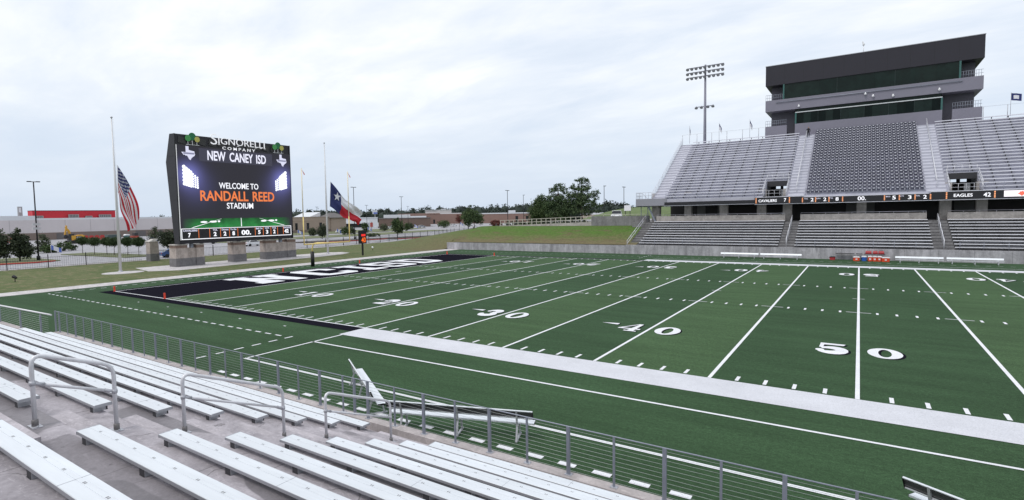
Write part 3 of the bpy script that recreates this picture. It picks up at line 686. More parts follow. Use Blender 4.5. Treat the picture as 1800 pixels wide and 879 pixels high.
for i, x in enumerate((46.78, 47.22, 47.66)):
    cooler('drink_cooler', 'upright orange drink cooler, %s from the blue one' % ('first', 'second', 'third')[i], x, 58.1, 0.40, 0.40, 0.62, COOL_O, LIDW, 'orange drink coolers')
cooler('ice_chest', 'wide orange ice chest with a white lid, last in the row before the bench', 48.25, 57.9, 0.72, 0.46, 0.54, COOL_O, LIDW)
cooler('wheeled_cooler', 'dark red cooler with a black lid standing apart by the far wall', 43.05, 58.5, 0.55, 0.42, 0.42, COOL_R, BLACK, None, False)
def table(label, x0, x1, y, h):
    t = thing('folding_table', label, 'table', (x0, y, 0), 'black folding tables at the far wall')
    b = MB(); b.box(0, x1-x0, -0.3, 0.3, h-0.04, h); b.build('tabletop', BLACK, t, (0, 0, 0))
    for x in (0.12, x1-x0-0.12):
        for yy in (-0.24, 0.24):
            b = MB(); b.tube([(x, yy, 0), (x, yy, h-.04)], 0.016, 6); b.build('leg', GALV_D, t, (0, 0, 0))
table('long bare black table standing against the far wall', 43.35, 45.25, 59.1, 0.80)
table('short bare black table behind the blue cooler', 45.4, 46.05, 59.1, 0.80)
table('black table behind the orange coolers carrying red bags', 46.2, 48.2, 59.1, 0.80)
for x, w_, lb in ((46.62, 0.62, 'red equipment bag on the black table, first from the grass bank'), (47.28, 0.5, 'red equipment bag in the middle of the black table'), (47.86, 0.58, 'red equipment bag on the black table, nearest the white benches')):
    t = thing('equipment_bag', lb, 'bag', (x, 59.1, 0.80), 'red bags on the table')
    b = MB(); h = 0.34; b.add([(-w_/2, -.17, 0), (w_/2, -.17, 0), (w_/2, .17, 0), (-w_/2, .17, 0), (-w_/2+.02, -.2, h*.5), (w_/2-.02, -.2, h*.5), (w_/2-.02, .2, h*.5), (-w_/2+.02, .2, h*.5), (-w_/2+.05, -.1, h), (w_/2-.05, -.1, h), (w_/2-.05, .1, h), (-w_/2+.05, .1, h)],
          [(3, 2, 1, 0), (8, 9, 10, 11)] + [(i, (i+1) % 4, 4+(i+1) % 4, 4+i) for i in range(4)] + [(4+i, 4+(i+1) % 4, 8+(i+1) % 4, 8+i) for i in range(4)])
    b.build('bag_body', COOL_R, t, (0, 0, 0))
    b = MB(); b.tube([(-.14, 0, h), (-.12, 0, h+.1), (.12, 0, h+.1), (.14, 0, h)], .014, 6); b.build('strap', BLACK, t, (0, 0, 0))

# pylons
for x, y, lb in ((0, -0.1, 'red pylon at the near end of the goal line'), (-9.14, -0.1, 'red pylon at the near corner of the end zone'), (0, FW+0.1, 'red pylon at the far end of the goal line'),
                 (-9.14, FW+0.1, 'red pylon at the far corner of the end zone'), (-10.0, 18.29, 'red pylon behind the end line, between the scoreboard and the letter N'), (-10.0, 30.48, 'red pylon behind the end line, past the goal post')):
    t = thing('pylon', lb, 'pylon', (x, y, 0), 'red end-zone pylons')
    b = MB(); b.prism([(-.055, -.055, 0.03), (.055, -.055, .03), (.055, .055, .03), (-.055, .055, .03)], (0, 0, .44)); b.build('marker', ORANGE_P, t, (0, 0, 0))
    b = MB(); b.box(-.075, .075, -.075, .075, 0.006, .03); b.build('weighted_base', ORANGE_P, t, (0, 0, 0))

# goal post (gooseneck)
t = thing('goal_post', 'yellow gooseneck goal post with two tall uprights behind the black end zone', 'goal post', (-12.2, 24.38, 0))
b = MB(); b.tube([(-12.2, 24.38, 0), (-12.2, 24.38, 1.95)], 0.24, 16); b.build('black_pad', BLACK, t)
b = MB(); b.tube([(-12.2, 24.38, 1.9), (-12.2, 24.38, 2.35), (-12.05, 24.38, 2.75), (-11.7, 24.38, 3.0), (-11.1, 24.38, 3.08), (-9.14, 24.38, 3.1)], 0.085, 12); b.build('gooseneck', YELLOW, t)
b = MB(); b.tube([(-9.14, 20.78, 3.1), (-9.14, 28.04, 3.1)], 0.085, 12); b.build('crossbar', YELLOW, t)
for y in (20.78, 28.04):
    b = MB(); b.tube([(-9.14, y, 3.05), (-9.14, y, 6.4)], 0.068, 10); b.m = 1; b.tube([(-9.14, y, 6.4), (-9.14, y, 12.25)], 0.062, 10); u = b.build('upright', [YELLOW, YEL_PALE], t)
    b = MB(); b.quad((-9.14, y, 12.2), (-9.14, y+.05, 12.1), (-9.05, y+.42, 11.55), (-9.1, y+.34, 11.45)); b.quad((-9.1, y+.34, 11.45), (-9.05, y+.42, 11.55), (-9.13, y+.05, 12.1), (-9.135, y, 12.2))
    b.build('ribbon', ORANGE_P, u)

# play clock
t = thing('play_clock', 'black play clock on a post with orange digits, behind the end zone', 'clock', (-20.9, 41.5, 0))
b = MB(); b.box(-21.02, -20.82, 41.36, 41.60, 0, 2.0); b.build('post', BLACK, t)
b = MB(); b.box(-21.05, -20.78, 40.72, 42.28, 1.95, 4.1); cb = b.build('housing', BLACK, t)
RED_E = mat('red_led', (0.3, 0.01, 0.01), 0.6, emit=(1.0, 0.03, 0.02), estr=0.75); ORG_E = mat('orange_led', (0.3, 0.05, 0.01), 0.6, emit=(1.0, 0.16, 0.01), estr=0.85)
b = MB(); b.box(-20.78, -20.765, 41.15, 42.05, 3.15, 3.5); b.build('display_bar', RED_E, cb)
x_ = text_mb('40', 0.95, 0.85, 0.01, 0.02); b = MB(); b.merge(x_, M_plane((-20.776, 41.62, 2.55), (0, 1, 0), (0, 0, 1))); b.build('digits', ORG_E, cb)

# small flood lamps on the lawn
def flood(label, x, y, m, ex=1):
    t = thing('ground_floodlight', label, 'floodlight', (x, y, 0), 'flag floodlights on the lawn')
    b = MB(); b.tube([(0, 0, -.05), (0, 0, .5)], .045, 8); b.build('stake', BLACK, t, (0, 0, 0))
    b = MB(); a = Vector((-.55, ex*.25, .25)).normalized(); b.lathe((0, 0, .52), [(.08, -.25), (.12, -.2), (.17, .1), (.19, .2)], 12, a); b.build('lamp_head', m, t, (0, 0, 0))
flood('small black floodlight on the lawn near the picture edge', -28.4, -2.05, BLACK, -1); flood('small pale floodlight on the lawn past the play clock', -29.3, 52.0, mat('lamp_silver', (0.6, 0.6, 0.6), 0.4, 0.4))

# ================================================================== SCOREBOARD
FX = -29.0
sb = thing('video_scoreboard', 'big black video scoreboard on stone piers, showing a welcome message and game score', 'scoreboard', (FX, 25, 0))
b = MB(); b.prism([(FX-.05, 15.9, 3.1), (FX-.05, 15.9, 17.85), (-30.2, 15.9, 17.9), (-31.5, 15.9, 14.2), (-30.25, 15.9, 3.05)], (0, 18.15, 0)); cab = b.build('cabinet', mat('cabinet_black', (0.022, 0.021, 0.027), 0.55, 0.2, 0.08, 0.8), sb)
b = MB(); b.box(FX-.05, FX+.06, 15.9, 16.02, 3.1, 17.86); b.box(FX-.05, FX+.06, 33.95, 34.05, 3.1, 17.86); b.build('frame', BLACK, cab)
b = MB(); b.box(FX+.06, FX+.09, 16.04, 16.12, 3.6, 16.4); b.build('edge_strip', mat('strip_white', (.6, .6, .62), .5, emit=(1, 1, 1), estr=.35), cab)
b = MB()
for k in range(1, 5): b.bar((FX-.06, 15.89, 3.1+k*2.95), (-30.25-1.1*(1-abs(k-3.6)/3.6), 15.89, 3.1+k*2.95), .02, .03)
b.build('panel_seam', BLACK, cab)
# louvre field behind the sponsor letters
b = MB(); LV = mat('louvre_grey', (0.045, 0.045, 0.045), 0.6, 0.2)
for k in range(12): b.obox((FX+.0, 16.9+k*1.42, 17.05), (0.03, 0, 0), (0, 0.5, -0.10), (0, 0.05, 0.42))
b.box(FX-.04, FX+.02, 16.0, 34.0, 16.38, 16.48); b.build('louvre', LV, cab)
# LED picture: dark stadium night with lamp glow and a green field
def screen_shader():
    s = SH('led_picture', 0.7, 0.2); y, z = s.math('ADD', s.y, 25.0), s.z
    s.b.inputs['Base Color'].default_value = (0.01, 0.01, 0.012, 1)
    base = (0.028, 0.027, 0.036)
    def glow(cy, cz, k, p):
        d2 = s.math('ADD', s.math('POWER', s.math('ABSOLUTE', s.math('SUBTRACT', y, cy)), 2.0), s.math('POWER', s.math('ABSOLUTE', s.math('SUBTRACT', z, cz)), 2.0))
        return s.math('MULTIPLY', s.math('POWER', 2.718, s.math('MULTIPLY', d2, -p)), k)
    gl = s.math('ADD', s.math('ADD', glow(17.5, 12.5, .62, .42), glow(32.5, 12.4, .62, .42)), s.math('ADD', glow(18.5, 11.0, .17, .2), glow(31.5, 11.0, .17, .2)))
    col = s.mix(gl, base, (0.26, 0.27, 0.80))
    fz = s.math('MULTIPLY', s.rng(z, 6.42, 6.55, 1, 0), s.math('MULTIPLY', s.rng(y, 16.4, 18.5, 0, 1), s.rng(y, 31.5, 33.7, 1, 0)))
    grn = s.scale((0.022, 0.19, 0.045), s.math('MULTIPLY', s.rng(z, 5.2, 6.5, 1.25, 0.55), s.rng(s.noise(0.8, 3), .3, .7, .6, 1.3)))
    col = s.mix(fz, col, grn)
    s.t.links.new(col, s.b.inputs['Emission Color']); s.b.inputs['Emission Strength'].default_value = 0.92
    return s.m
b = MB(); b.box(FX-.02, FX+.05, 16.05, 33.95, 5.2, 16.38); scr = b.build('screen', screen_shader(), sb)
WH_E = mat('led_white', (.4, .4, .42), .6, emit=(.93, .94, 1.0), estr=.85); BLK_E = mat('led_off', (0.012, 0.012, 0.016), .5); OR_E = mat('led_orange', (.3, .1, .03), .6, emit=(.86, .20, .055), estr=.8)
DKP = mat('led_dark_panel', (.02, .02, .03), .6, emit=(.035, .034, .055), estr=.9)
def sb_text(body, y0, y1, z0, z1, m, name, parent, bold=.01, x=FX+.06, sp=1.0, dep=.03):
    q = text_mb(body, y1-y0, z1-z0, dep, bold, sp); b = MB(); b.merge(q, M_plane((x, (y0+y1)/2, (z0+z1)/2), (0, 1, 0), (0, 0, 1))); return b.build(name, m, parent)
b = MB(); b.box(FX+.05, FX+.056, 19.15, 30.7, 14.42, 16.2); pn = b.build('name_panel', DKP, scr)
SILV = mat('led_silver', (.3, .3, .32), .6, emit=(.62, .62, .80), estr=.85); SILV_D = mat('led_silver_dark', (.1, .1, .12), .6, emit=(.20, .20, .32), estr=.85)
LP_ = mat('led_pale', (.3, .3, .32), .6, emit=(.78, .78, .92), estr=.9)
for s_, ya_, yb_ in (('NEW', 20.35, 23.05), ('CANEY', 23.65, 27.4), ('ISD', 27.95, 29.6)): sb_text(s_, ya_, yb_, 14.62, 15.95, LP_, 'lettering', scr, .018)
sb_text('WELCOME TO', 21.85, 28.1, 10.72, 11.58, WH_E, 'lettering', scr, .008)
sb_text('RANDALL', 19.05, 26.35, 8.95, 10.38, OR_E, 'lettering', scr, .018); sb_text('REED', 27.1, 30.8, 8.95, 10.38, OR_E, 'lettering', scr, .018)
sb_text('STADIUM', 22.9, 27.1, 7.85, 8.7, WH_E, 'lettering', scr, .008)
TEX = [(.32, 1), (.54, 1), (.54, .74), (.66, .70), (.80, .68), (.95, .66), (.97, .52), (1, .42), (.95, .32), (.82, .24), (.70, .12), (.66, 0), (.54, .06), (.48, .20), (.40, .32), (.30, .30), (.24, .38), (.16, .34), (.0, .56), (.32, .56)]
for y0, y1 in ((16.75, 18.6), (31.45, 33.3)):
    b = MB(); z0, z1_ = 14.45, 16.3
    b.prism([(FX+.055, y0+u*(y1-y0), z0+v*(z1_-z0)) for u, v in TEX[::-1]], (.02, 0, 0)); b.m = 1
    b.box(FX+.075, FX+.08, y0+.25, y1-.1, z0+.78, z0+1.0); b.build('state_emblem', [SILV, SILV_D], scr)
GLW = mat('led_lamp_white', (.5, .5, .55), .6, emit=(.93, .95, 1.0), estr=1.0)
for s, y0 in ((1, 16.75), (-1, 33.25)):
    b = MB()
    for c in range(7):
        for r in range(6):
            yy = y0+s*(.22+c*.30); hh = 2.75-c*.18; zz = 11.0+c*.03+ (r+.5)*hh/6
            rr = .24 if c < 4 else .14
            b.prism([(FX+.054, yy+rr*math.cos(a*math.pi/5), zz-0.10*c+rr*math.sin(a*math.pi/5)) for a in range(10)], (.006+0.0004*r+.0001*c, 0, 0))
    b.build('lamp_picture', GLW, scr)
b = MB(); b.quad((FX+.056, 25.0, 5.25), (FX+.056, 25.13, 5.25), (FX+.056, 25.10, 6.5), (FX+.056, 25.02, 6.5)); b.build('field_line', WH_E, scr)
for s in (-1, 1): b = MB(); b.quad(*[(FX+.056, 25.06+s*u, v) for u, v in ([(7.2, 5.25), (7.5, 5.25), (3.1, 6.42), (3.0, 6.42)] if s > 0 else [(7.5, 5.25), (7.2, 5.25), (3.0, 6.42), (3.1, 6.42)])]); b.build('field_line', WH_E, scr)
for cy in (20.4, 29.8):
    b = MB()
    for yy, dz, wv in ((-1.0, 0, .9), (.35, .03, 1.0), (1.2, .06, .35)):
        b.quad(*[(FX+.0565, cy+yy+wv*math.cos(a*math.pi/6)*.55, 6.0+dz+.13*math.sin(a*math.pi/6)) for a in range(12)])
    b.build('field_number', WH_E, scr)
# score strip
b = MB(); b.box(FX-.02, FX+.05, 16.05, 33.9, 3.55, 5.2); st = b.build('score_strip', BLK_E, sb)
b = MB()
for z0, z1_ in ((3.64, 3.74), (5.08, 5.16)): b.box(FX+.05, FX+.06, 16.2, 33.72, z0, z1_)
for y in (16.2, 33.62): b.box(FX+.05, FX+.0605, y, y+.1, 3.74, 5.08)
b.build('strip_border', WH_E, st)
ys_ = [18.55, 20.12, 21.72, 23.10, 24.40, 27.25, 28.62, 29.95, 31.15, 32.2]
b = MB()
for y in ys_: b.box(FX+.05, FX+.058, y, y+.07, 3.8, 5.05)
b.build('divider', OR_E, st)
for s_, y0, y1, za, zb in (('7', 17.1, 17.45, 3.95, 4.55), ('2', 20.72, 21.14, 3.98, 4.58), ('2', 22.2, 22.62, 3.98, 4.58), ('8', 23.55, 23.95, 3.98, 4.58), ('00.', 25.0, 26.55, 3.98, 4.70), ('5', 27.75, 28.15, 4.0, 4.6),
                         ('3', 29.1, 29.48, 4.0, 4.6), ('2', 30.38, 30.78, 4.0, 4.6), ('42', 32.42, 33.2, 4.02, 4.62)):
    sb_text(s_, y0, y1, za, zb, WH_E, 'score_digits', st, .035)
for s_, y0, y1 in (('CAVALIERS', 16.4, 18.4), ('TOL', 20.6, 21.3), ('Down', 21.95, 22.95), ('To Go', 23.25, 24.2), ('Ball On', 27.4, 28.5), ('QTR', 28.95, 29.7), ('TOL', 30.2, 30.95), ('EAGLES', 32.3, 33.5)):
    sb_text(s_, y0, y1, 4.74, 4.98, SILV, 'score_caption', st, .02)
# sponsor lettering and tree emblems standing in front of the top edge
sg = mat('sign_letter_added_glow', (.75, .75, .77), .5, emit=(.95, .95, 1.0), estr=.38)  # emission added to whiten the letters, which turn grey in shade
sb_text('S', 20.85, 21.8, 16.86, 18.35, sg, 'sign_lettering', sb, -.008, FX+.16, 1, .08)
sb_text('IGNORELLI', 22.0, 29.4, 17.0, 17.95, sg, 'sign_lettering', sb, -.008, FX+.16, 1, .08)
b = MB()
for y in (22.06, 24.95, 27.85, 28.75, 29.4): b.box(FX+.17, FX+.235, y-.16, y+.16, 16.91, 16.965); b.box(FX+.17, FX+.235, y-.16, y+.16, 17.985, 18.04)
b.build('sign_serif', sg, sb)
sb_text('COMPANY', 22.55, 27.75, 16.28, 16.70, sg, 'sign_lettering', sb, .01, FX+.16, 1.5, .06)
GRN = mat('emblem_green', (.012, .16, .06), .6); LIM = mat('emblem_lime', (.07, .33, .09), .6); YLW = mat('emblem_yellow', (.52, .48, .12), .6)
for y0 in (17.3, 30.8):
    b = MB()
    for m_, cy, cz, ry, rz_ in ((0, .98, 1.1, .5, .52), (1, .38, .82, .40, .42), (2, 1.62, .76, .36, .38)):
        b.m = m_; b.prism([(FX+.12+.03*m_, y0+cy+ry*math.cos(a*math.pi/10), 16.55+cz+rz_*math.sin(a*math.pi/10)) for a in range(20)], (.05, 0, 0))
    b.m = 3
    for cy, h in ((.98, .75), (.38, .5), (1.62, .48)): b.box(FX+.10, FX+.117, y0+cy-.035, y0+cy+.035, 16.55, 16.55+h)
    b.box(FX+.10, FX+.116, y0+.1, y0+1.95, 16.50, 16.55); b.build('tree_emblem', [GRN, LIM, YLW, WHITE], sb)
for y in (17.9, 25, 32.2):
    b = MB(); b.box(-30.0, -29.6, y-.2, y+.2, 0.1, 3.3); b.build('steel_column', GALV_D, sb)
# stone piers
STONE_L = concrete_shader('pier_stone_light', (0.40, 0.345, 0.315), 0, 0, 2.0); STONE_D = concrete_shader('pier_stone_dark', (0.17, 0.165, 0.17), 0, 0, 4.0); STONE_B = concrete_shader('pier_stone_brown', (0.21, 0.15, 0.125), 0, 0, 3.0); CAP = concrete_shader('pier_cap', (0.52, 0.49, 0.46), 0, 0, 2.0)
def pier(parent, x0, x1, y0, y1, h, cap):
    b = MB(); b.box(x0-.04, x1+.04, y0-.04, y1+.04, 0, 1.15); b.m = 1; b.box(x0, x1, y0, y1, 1.15, h-.52 if cap else h); 
    for z in (1.75, 2.1):
        b.m = 0
    if cap: b.m = 2; b.box(x0, x1, y0, y1, h-.52, h-.12); b.m = 3; b.box(x0-.08, x1+.08, y0-.08, y1+.08, h-.12, h)
    b.build('pier_block', [STONE_D, STONE_L, STONE_B, CAP], parent)
for lb, blocks in (('stone pier with a low linking wall under the near end of the scoreboard', [(-31.0, -29.3, 15.5, 17.1, 3.05, 1), (-30.8, -29.5, 17.1, 18.35, 2.5, 0), (-30.9, -29.35, 18.35, 19.45, 3.0, 1)]),
                   ('single square stone pier under the middle of the scoreboard', [(-31.0, -29.4, 23.95, 25.9, 3.02, 1)]),
                   ('stone pier with a low linking wall under the far end of the scoreboard', [(-31.0, -29.4, 29.3, 31.2, 3.02, 1), (-30.8, -29.5, 31.2, 33.2, 2.55, 0), (-30.9, -29.4, 33.2, 34.8, 3.0, 1)])):
    t = thing('stone_pier', lb, 'pier', (-30, blocks[0][2], 0.02), 'stone piers under the scoreboard')
    for q in blocks: pier(t, *q)
t = thing('stone_pillar', 'stone gate pillar standing alone in the picket fence', 'pillar', (-45.5, 19.8, 0)); pier(t, -45.9, -44.6, 19.2, 20.5, 3.0, 0)
b = MB(); b.prism([(-45.95, 19.1, 3.0), (-44.55, 19.1, 3.0), (-44.75, 19.85, 3.45), (-45.75, 19.85, 3.45)], (0, 0.75, 0)); b.prism([(-45.95, 19.1, 3.0), (-44.55, 19.1, 3.0), (-44.55, 20.6, 3.0), (-45.95, 20.6, 3.0)], (0, 0, .1)); b.build('cap', CAP, t)

# ------------------------------------------------------------------ flags at half mast
RED = mat('flag_red', (0.48, 0.015, 0.03), 0.8); BLU = mat('flag_navy', (0.022, 0.03, 0.13), 0.8); FWH = mat('flag_white', (0.70, 0.70, 0.74), 0.8)
def flagpole(label, x, y, top):
    t = thing('flagpole', label, 'flagpole', (x, y, 0.02), 'tall white flagpoles')
    b = MB(); b.tube([(x, y, 0.02), (x, y, top*.5), (x, y, top)], [.17, .13, .06], 12); b.build('pole', mat('pole_white', (.62, .62, .63), .45, .2), t)
    b = MB(); b.lathe((x, y, top), [(.02, 0), (.12, .06), (.14, .14), (.1, .22), (.02, .27)], 12); b.build('finial', GALV, t)
    b = MB(); b.lathe((x, y, 0.03), [(.3, 0), (.3, .06), (.2, .14)], 14); b.build('base_collar', GALV, t)
    b = MB(); b.tube([(x+.2, y+.12, 1.4), (x+.12, y+.12, top-.1)], .012, 4); b.build('halyard', WHITE, t)
flagpole('tall white flagpole with the striped flag, left of the scoreboard', -29.5, 8.72, 18.9)
flagpole('tall white flagpole with the one-star flag, right of the scoreboard', -30.0, 41.9, 19.0)
def flag(name, label, x, c00, c01, c10, c11, colour, mats, bulge, amp, nu=48, nv=39, tuck=lambda v, s: v):
    """corners in (Y, Z): hoist top, hoist bottom, fly top, fly bottom"""
    b = MB(); P = {}
    for i in range(nu+1):
        for j in range(nv+1):
            s, v0 = i/nu, j/nv; v = tuck(v0, s)
            yy = (c00[0]*(1-v)+c01[0]*v)*(1-s) + (c10[0]*(1-v)+c11[0]*v)*s + bulge(s, v)[0]
            zz = (c00[1]*(1-v)+c01[1]*v)*(1-s) + (c10[1]*(1-v)+c11[1]*v)*s + bulge(s, v)[1]
            xx = x + amp*s**.5*(math.sin(7*v+9*s+.6)+.5*math.sin(15*v-6*s))
            P[i, j] = len(b.v); b.v.append((xx, yy, zz))
    for i in range(nu):
        for j in range(nv):
            b.f.append((P[i, j], P[i, j+1], P[i+1, j+1], P[i+1, j])); b.mi.append(colour((i+.5)/nu, (j+.5)/nv)); b.sm.append(True)
    t = thing(name, label, 'flag', (x, c00[0], c00[1]))
    b.build('cloth', mats, t)
    r = MB(); r.tube([(x, c00[0]-.02, c00[1]+.05), (x, c01[0]-.02, c01[1]-.05)], .03, 6); r.build('hoist_band', FWH, t); return t
def us(s, v):
    if s < .40 and v < 7/13:
        r, c = v/(7/13)*9, s/.40*11
        return 2 if (int(r)+int(c)) % 2 == 0 and abs(r % 1-.5) < .33 and abs(c % 1-.5) < .36 else 1
    return 0 if int(v*13) % 2 == 0 else 2
flag('national_flag', 'red and white striped flag with a starred blue corner, drooping at half mast', -29.35, (9.02, 13.2), (8.93, 9.9), (11.25, 6.7), (9.75, 4.7), us, [RED, BLU, FWH],
     lambda s, v: (0.75*math.sin(math.pi*s)*(1-1.25*v)*(.5+.5*s) + .12*math.sin(6*s+3*v)*s, .3*math.sin(5*v+3)*s), .2, 66, 52, lambda v, s: v*(1-s) + s*(v*1.45 if v < .33 else .4785+(v-.33)*.22 if v < .72 else .5643+(v-.72)*1.556))
def tx(s, v):
    if s < .34: return 1
    return 2 if v < .5 else 0
tf = flag('state_flag', 'one-star flag with a blue band over white and red, billowing at half mast', -29.85, (42.88, 12.55), (42.57, 8.25), (50.2, 7.0), (49.1, 5.0), tx, [RED, BLU, FWH],
     lambda s, v: (.12*math.sin(math.pi*s)*(v-.5), -.35*math.sin(math.pi*s) + .16*math.sin(9*s+1)*s + .12*math.sin(23*s)*s*v), .26, 50, 30)
b = MB(); b.prism([(-29.72, 44.15+(.82 if i % 2 == 0 else .34)*math.sin(i*math.pi/5+.15), 9.95+(.82 if i % 2 == 0 else .34)*math.cos(i*math.pi/5+.15)) for i in range(10)], (.02, 0, 0)); b.build('star', FWH, tf)
b = MB(); b.prism([(-30.02, 44.15+(.82 if i % 2 == 0 else .34)*math.sin(i*math.pi/5+.15), 9.95+(.82 if i % 2 == 0 else .34)*math.cos(i*math.pi/5+.15)) for i in range(10)], (-.02, 0, 0)); b.build('star', FWH, tf)

# ================================================================== FAR WALL AND GRANDSTAND
WY = 59.62
t = thing('retaining_wall', 'low stained concrete wall along the far sideline under the grass bank', 'wall', (0, WY, 0))
b = MB(); b.box(-17.5, 16.75, WY, WY+.3, -.2, 1.27); b.build('wall_face', CONC_WALL, t)
b = MB()
for k in range(12): b.box(-14.6+k*2.7, -14.585+k*2.7, WY-.004, WY, .02, 1.26)
b.build('joint', mat('joint_dark', (.10, .10, .10), .9), t)
gs = thing('grandstand', 'two-tier grandstand across the field with a video ribbon along the upper deck', 'grandstand', (45, WY, 0))
b = MB(); b.box(16.78, 78, WY-.04, WY+.3, -.2, 1.36); fw_ = b.build('front_wall', CONC_WALL, gs)
b = MB()
for k in range(20): b.box(19.5+k*3.05, 19.52+k*3.05, WY-.045, WY-.04, .02, 1.35)
b.build('joint', mat('joint_dark', (.1, .1, .1), .9), fw_)
# lower tier: ten rows
LT, LR = .83, .338
lower_secs = [(18.5, 36.94, 'lower block beside the grass bank'), (38.78, 52.7, 'lower block behind the drink coolers'), (54.6, 76, 'lower block farthest from the grass bank')]
ly = lambda i: 60.45+LT*i
lz = lambda i: 1.22+LR*i                                            # tread heights
b = MB(); prof = [(WY+.3, -.2), (WY+.3, 1.22)]
for i in range(10): prof += [(ly(i)+.42, lz(i)), (ly(i)+.42, lz(i)+LR)]
prof += [(69.2, lz(10)), (69.2, -.2)]
b.prism([(16.9, y, z) for y, z in prof][::-1], (60.5, 0, 0)); b.build('lower_tier', concrete_shader('tier_concrete_shaded', (0.13, 0.127, 0.13), 0.0, 0.5, 3.0), gs)  # concrete darkened here to hold the shadows under the bench rows
for x0, x1 in ((16.95, 18.4), (37.0, 38.72), (52.76, 54.54)):          # aisle steps
    b = MB()
    for i in range(10): b.box(x0, x1, ly(i)+.02, ly(i)+.42, lz(i)-.01, lz(i)+LR/2)
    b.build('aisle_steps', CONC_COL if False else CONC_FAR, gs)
UPL = mat('upper_plank', (.66, .66, .72), .5, .1, .08, .5, rnd=.07)
FARP = [ALU_TOP, DARKSTEEL, ALU_FAR]
for si, (x0, x1, nm) in enumerate(lower_secs):
    for i in range(10):
        p = MB(); p.box(0, x1-x0, 0, .28, -.03, .05); p.m = 1; k = .5
        while k < x1-x0: p.box(k-.03, k+.03, .05, .24, -.36, -.032); k += 1.85
        o = p.build('bleacher_bench', FARP, None, (x0, ly(i)+.16, lz(i)+.40))
        tag(o, '%s bench row up from the field wall, %s' % (ORD[i+1], nm), 'bench', 'bench rows of the far lower tier')
for x0, x1 in ((18.6, 36.9), (38.8, 52.65), (54.65, 77)):
    b = MB(); b.box(x0, x1, 68.92, 69.12, lz(10)-.1, 5.55); b.build('parapet', CONC_COL, gs)
    b = MB(); b.tube([(x0+.05, 69.0, 5.55), (x0+.05, 69.0, 5.75), (x1-.05, 69.0, 5.75), (x1-.05, 69.0, 5.55)], .03, 6)
    k = x0+1.5
    while k < x1: b.tube([(k, 69.0, 5.5), (k, 69.0, 5.75)], .025, 5); k += 1.5
    b.build('parapet_rail', ALU_FAR, gs)
    b = MB(); k = x0+.3       # guard rail in front of the first row
    while k < x1: b.tube([(k, 60.2, 1.3), (k, 60.2, 2.25)], .022, 5); k += 2.0
    for z in (2.25, 1.8): b.tube([(x0+.2, 60.2, z), (x1-.2, 60.2, z)], .018, 5)
    b.build('guard_rail', GALV_D, gs)
for x in (37.86, 53.65):     # aisle handrails of the lower tier
    for a in range(4):
        y0 = 60.9+a*1.95; z0 = lz(0)+(y0-ly(0)-.42)/LT*LR+LR; y1 = y0+1.45; z1_ = z0+1.45*LR/LT
        b = MB(); b.tube([(x, y0, z0-.2), (x, y0, z0+.9), (x, y1, z1_+.9), (x, y1, z1_-.2)], .05, 6); b.build('aisle_rail', mat('rail_pale', (.62, .62, .66), .45, .3), gs)
b = MB()
for off in (0, .3): b.tube([(16.86, 59.9, 1.5+off*1.6), (16.86, 69.2, 5.35+off*1.6)], .035, 6)
for k in range(6): b.tube([(16.86, 60+k*1.8, 1.3+k*.75), (16.86, 60+k*1.8, 2.05+k*.75)], .03, 6)
b.build('end_rail', ALU_FAR, gs)
# concourse
b = MB(); b.box(14.5, 78, 69.2, 92, -.2, lz(10)); b.build('concourse_floor', CONC_FAR, gs)
b = MB(); b.box(18.9, 78, 76.0, 76.3, lz(10), 9.5); bw = b.build('concourse_wall', mat('concourse_dark', (.055, .052, .05), .8, 0, .2, .6), gs)
for x0, x1 in ((23.3, 24.6), (26.5, 28.0), (44.0, 47.4), (56.0, 58.0)):
    b = MB(); b.box(x0, x1, 75.9, 75.98, lz(10), 7.4); b.build('roller_door', mat('roller_grey', (.17, .17, .16), .7), bw)
for a, c in ((17.4, 18.65), (22.6, 23.65), (27.85, 29.0), (33.05, 34.25), (36.45, 37.6), (45.3, 46.4), (54.0, 55.15), (57.5, 58.55), (66, 67.1), (72, 73.2)):
    b = MB(); b.box(a, c, 70.4, 71.4, lz(10), 9.3); b.build('column', CONC_COL, gs)
# upper deck
UT, UR, NU = .80, .47, 23
uy = lambda i: 68.25+UT*i
uz = lambda i: 8.22+UR*i
VOM = [(34.15, 36.95), (54.8, 57.7)]
def cut(i, x0, x1):
    segs = [(x0, x1)]
    if i < 5:
        for a, c in VOM:
            n = []
            for s, e in segs:
                if c <= s or a >= e: n.append((s, e)); continue
                if a > s: n.append((s, a))
                if c < e: n.append((c, e))
            segs = n
    return segs
b = MB()
for i in range(NU):
    for s, e in cut(i, 18.0, 77):
        b.box(s, e, uy(i), uy(i)+UT+.002*i, uz(i)-.75, uz(i))
b.box(18.0, 77, uy(NU)+.05, 92, uz(NU-1)-1.0, uz(NU-1)-.02); b.build('upper_tier', DECK, gs)
for x0, x1 in ((18.15, 20.0), (37.2, 39.25), (52.5, 54.45)):           # aisle treads, a half step per row
    b = MB()
    for i in range(NU-1): b.box(x0, x1, uy(i)+UT*.52, uy(i)+UT, uz(i)+.001, uz(i)+UR*.5); b.box(x0, x1, uy(i)+UT-.03, uy(i)+UT+.05, uz(i)+UR, uz(i)+UR+.02)
    b.build('aisle_treads', ALU_FAR, gs)
upper_secs = [(20.1, 37.1, 'block below the light tower'), (54.55, 76, 'block past the grey chairs')]
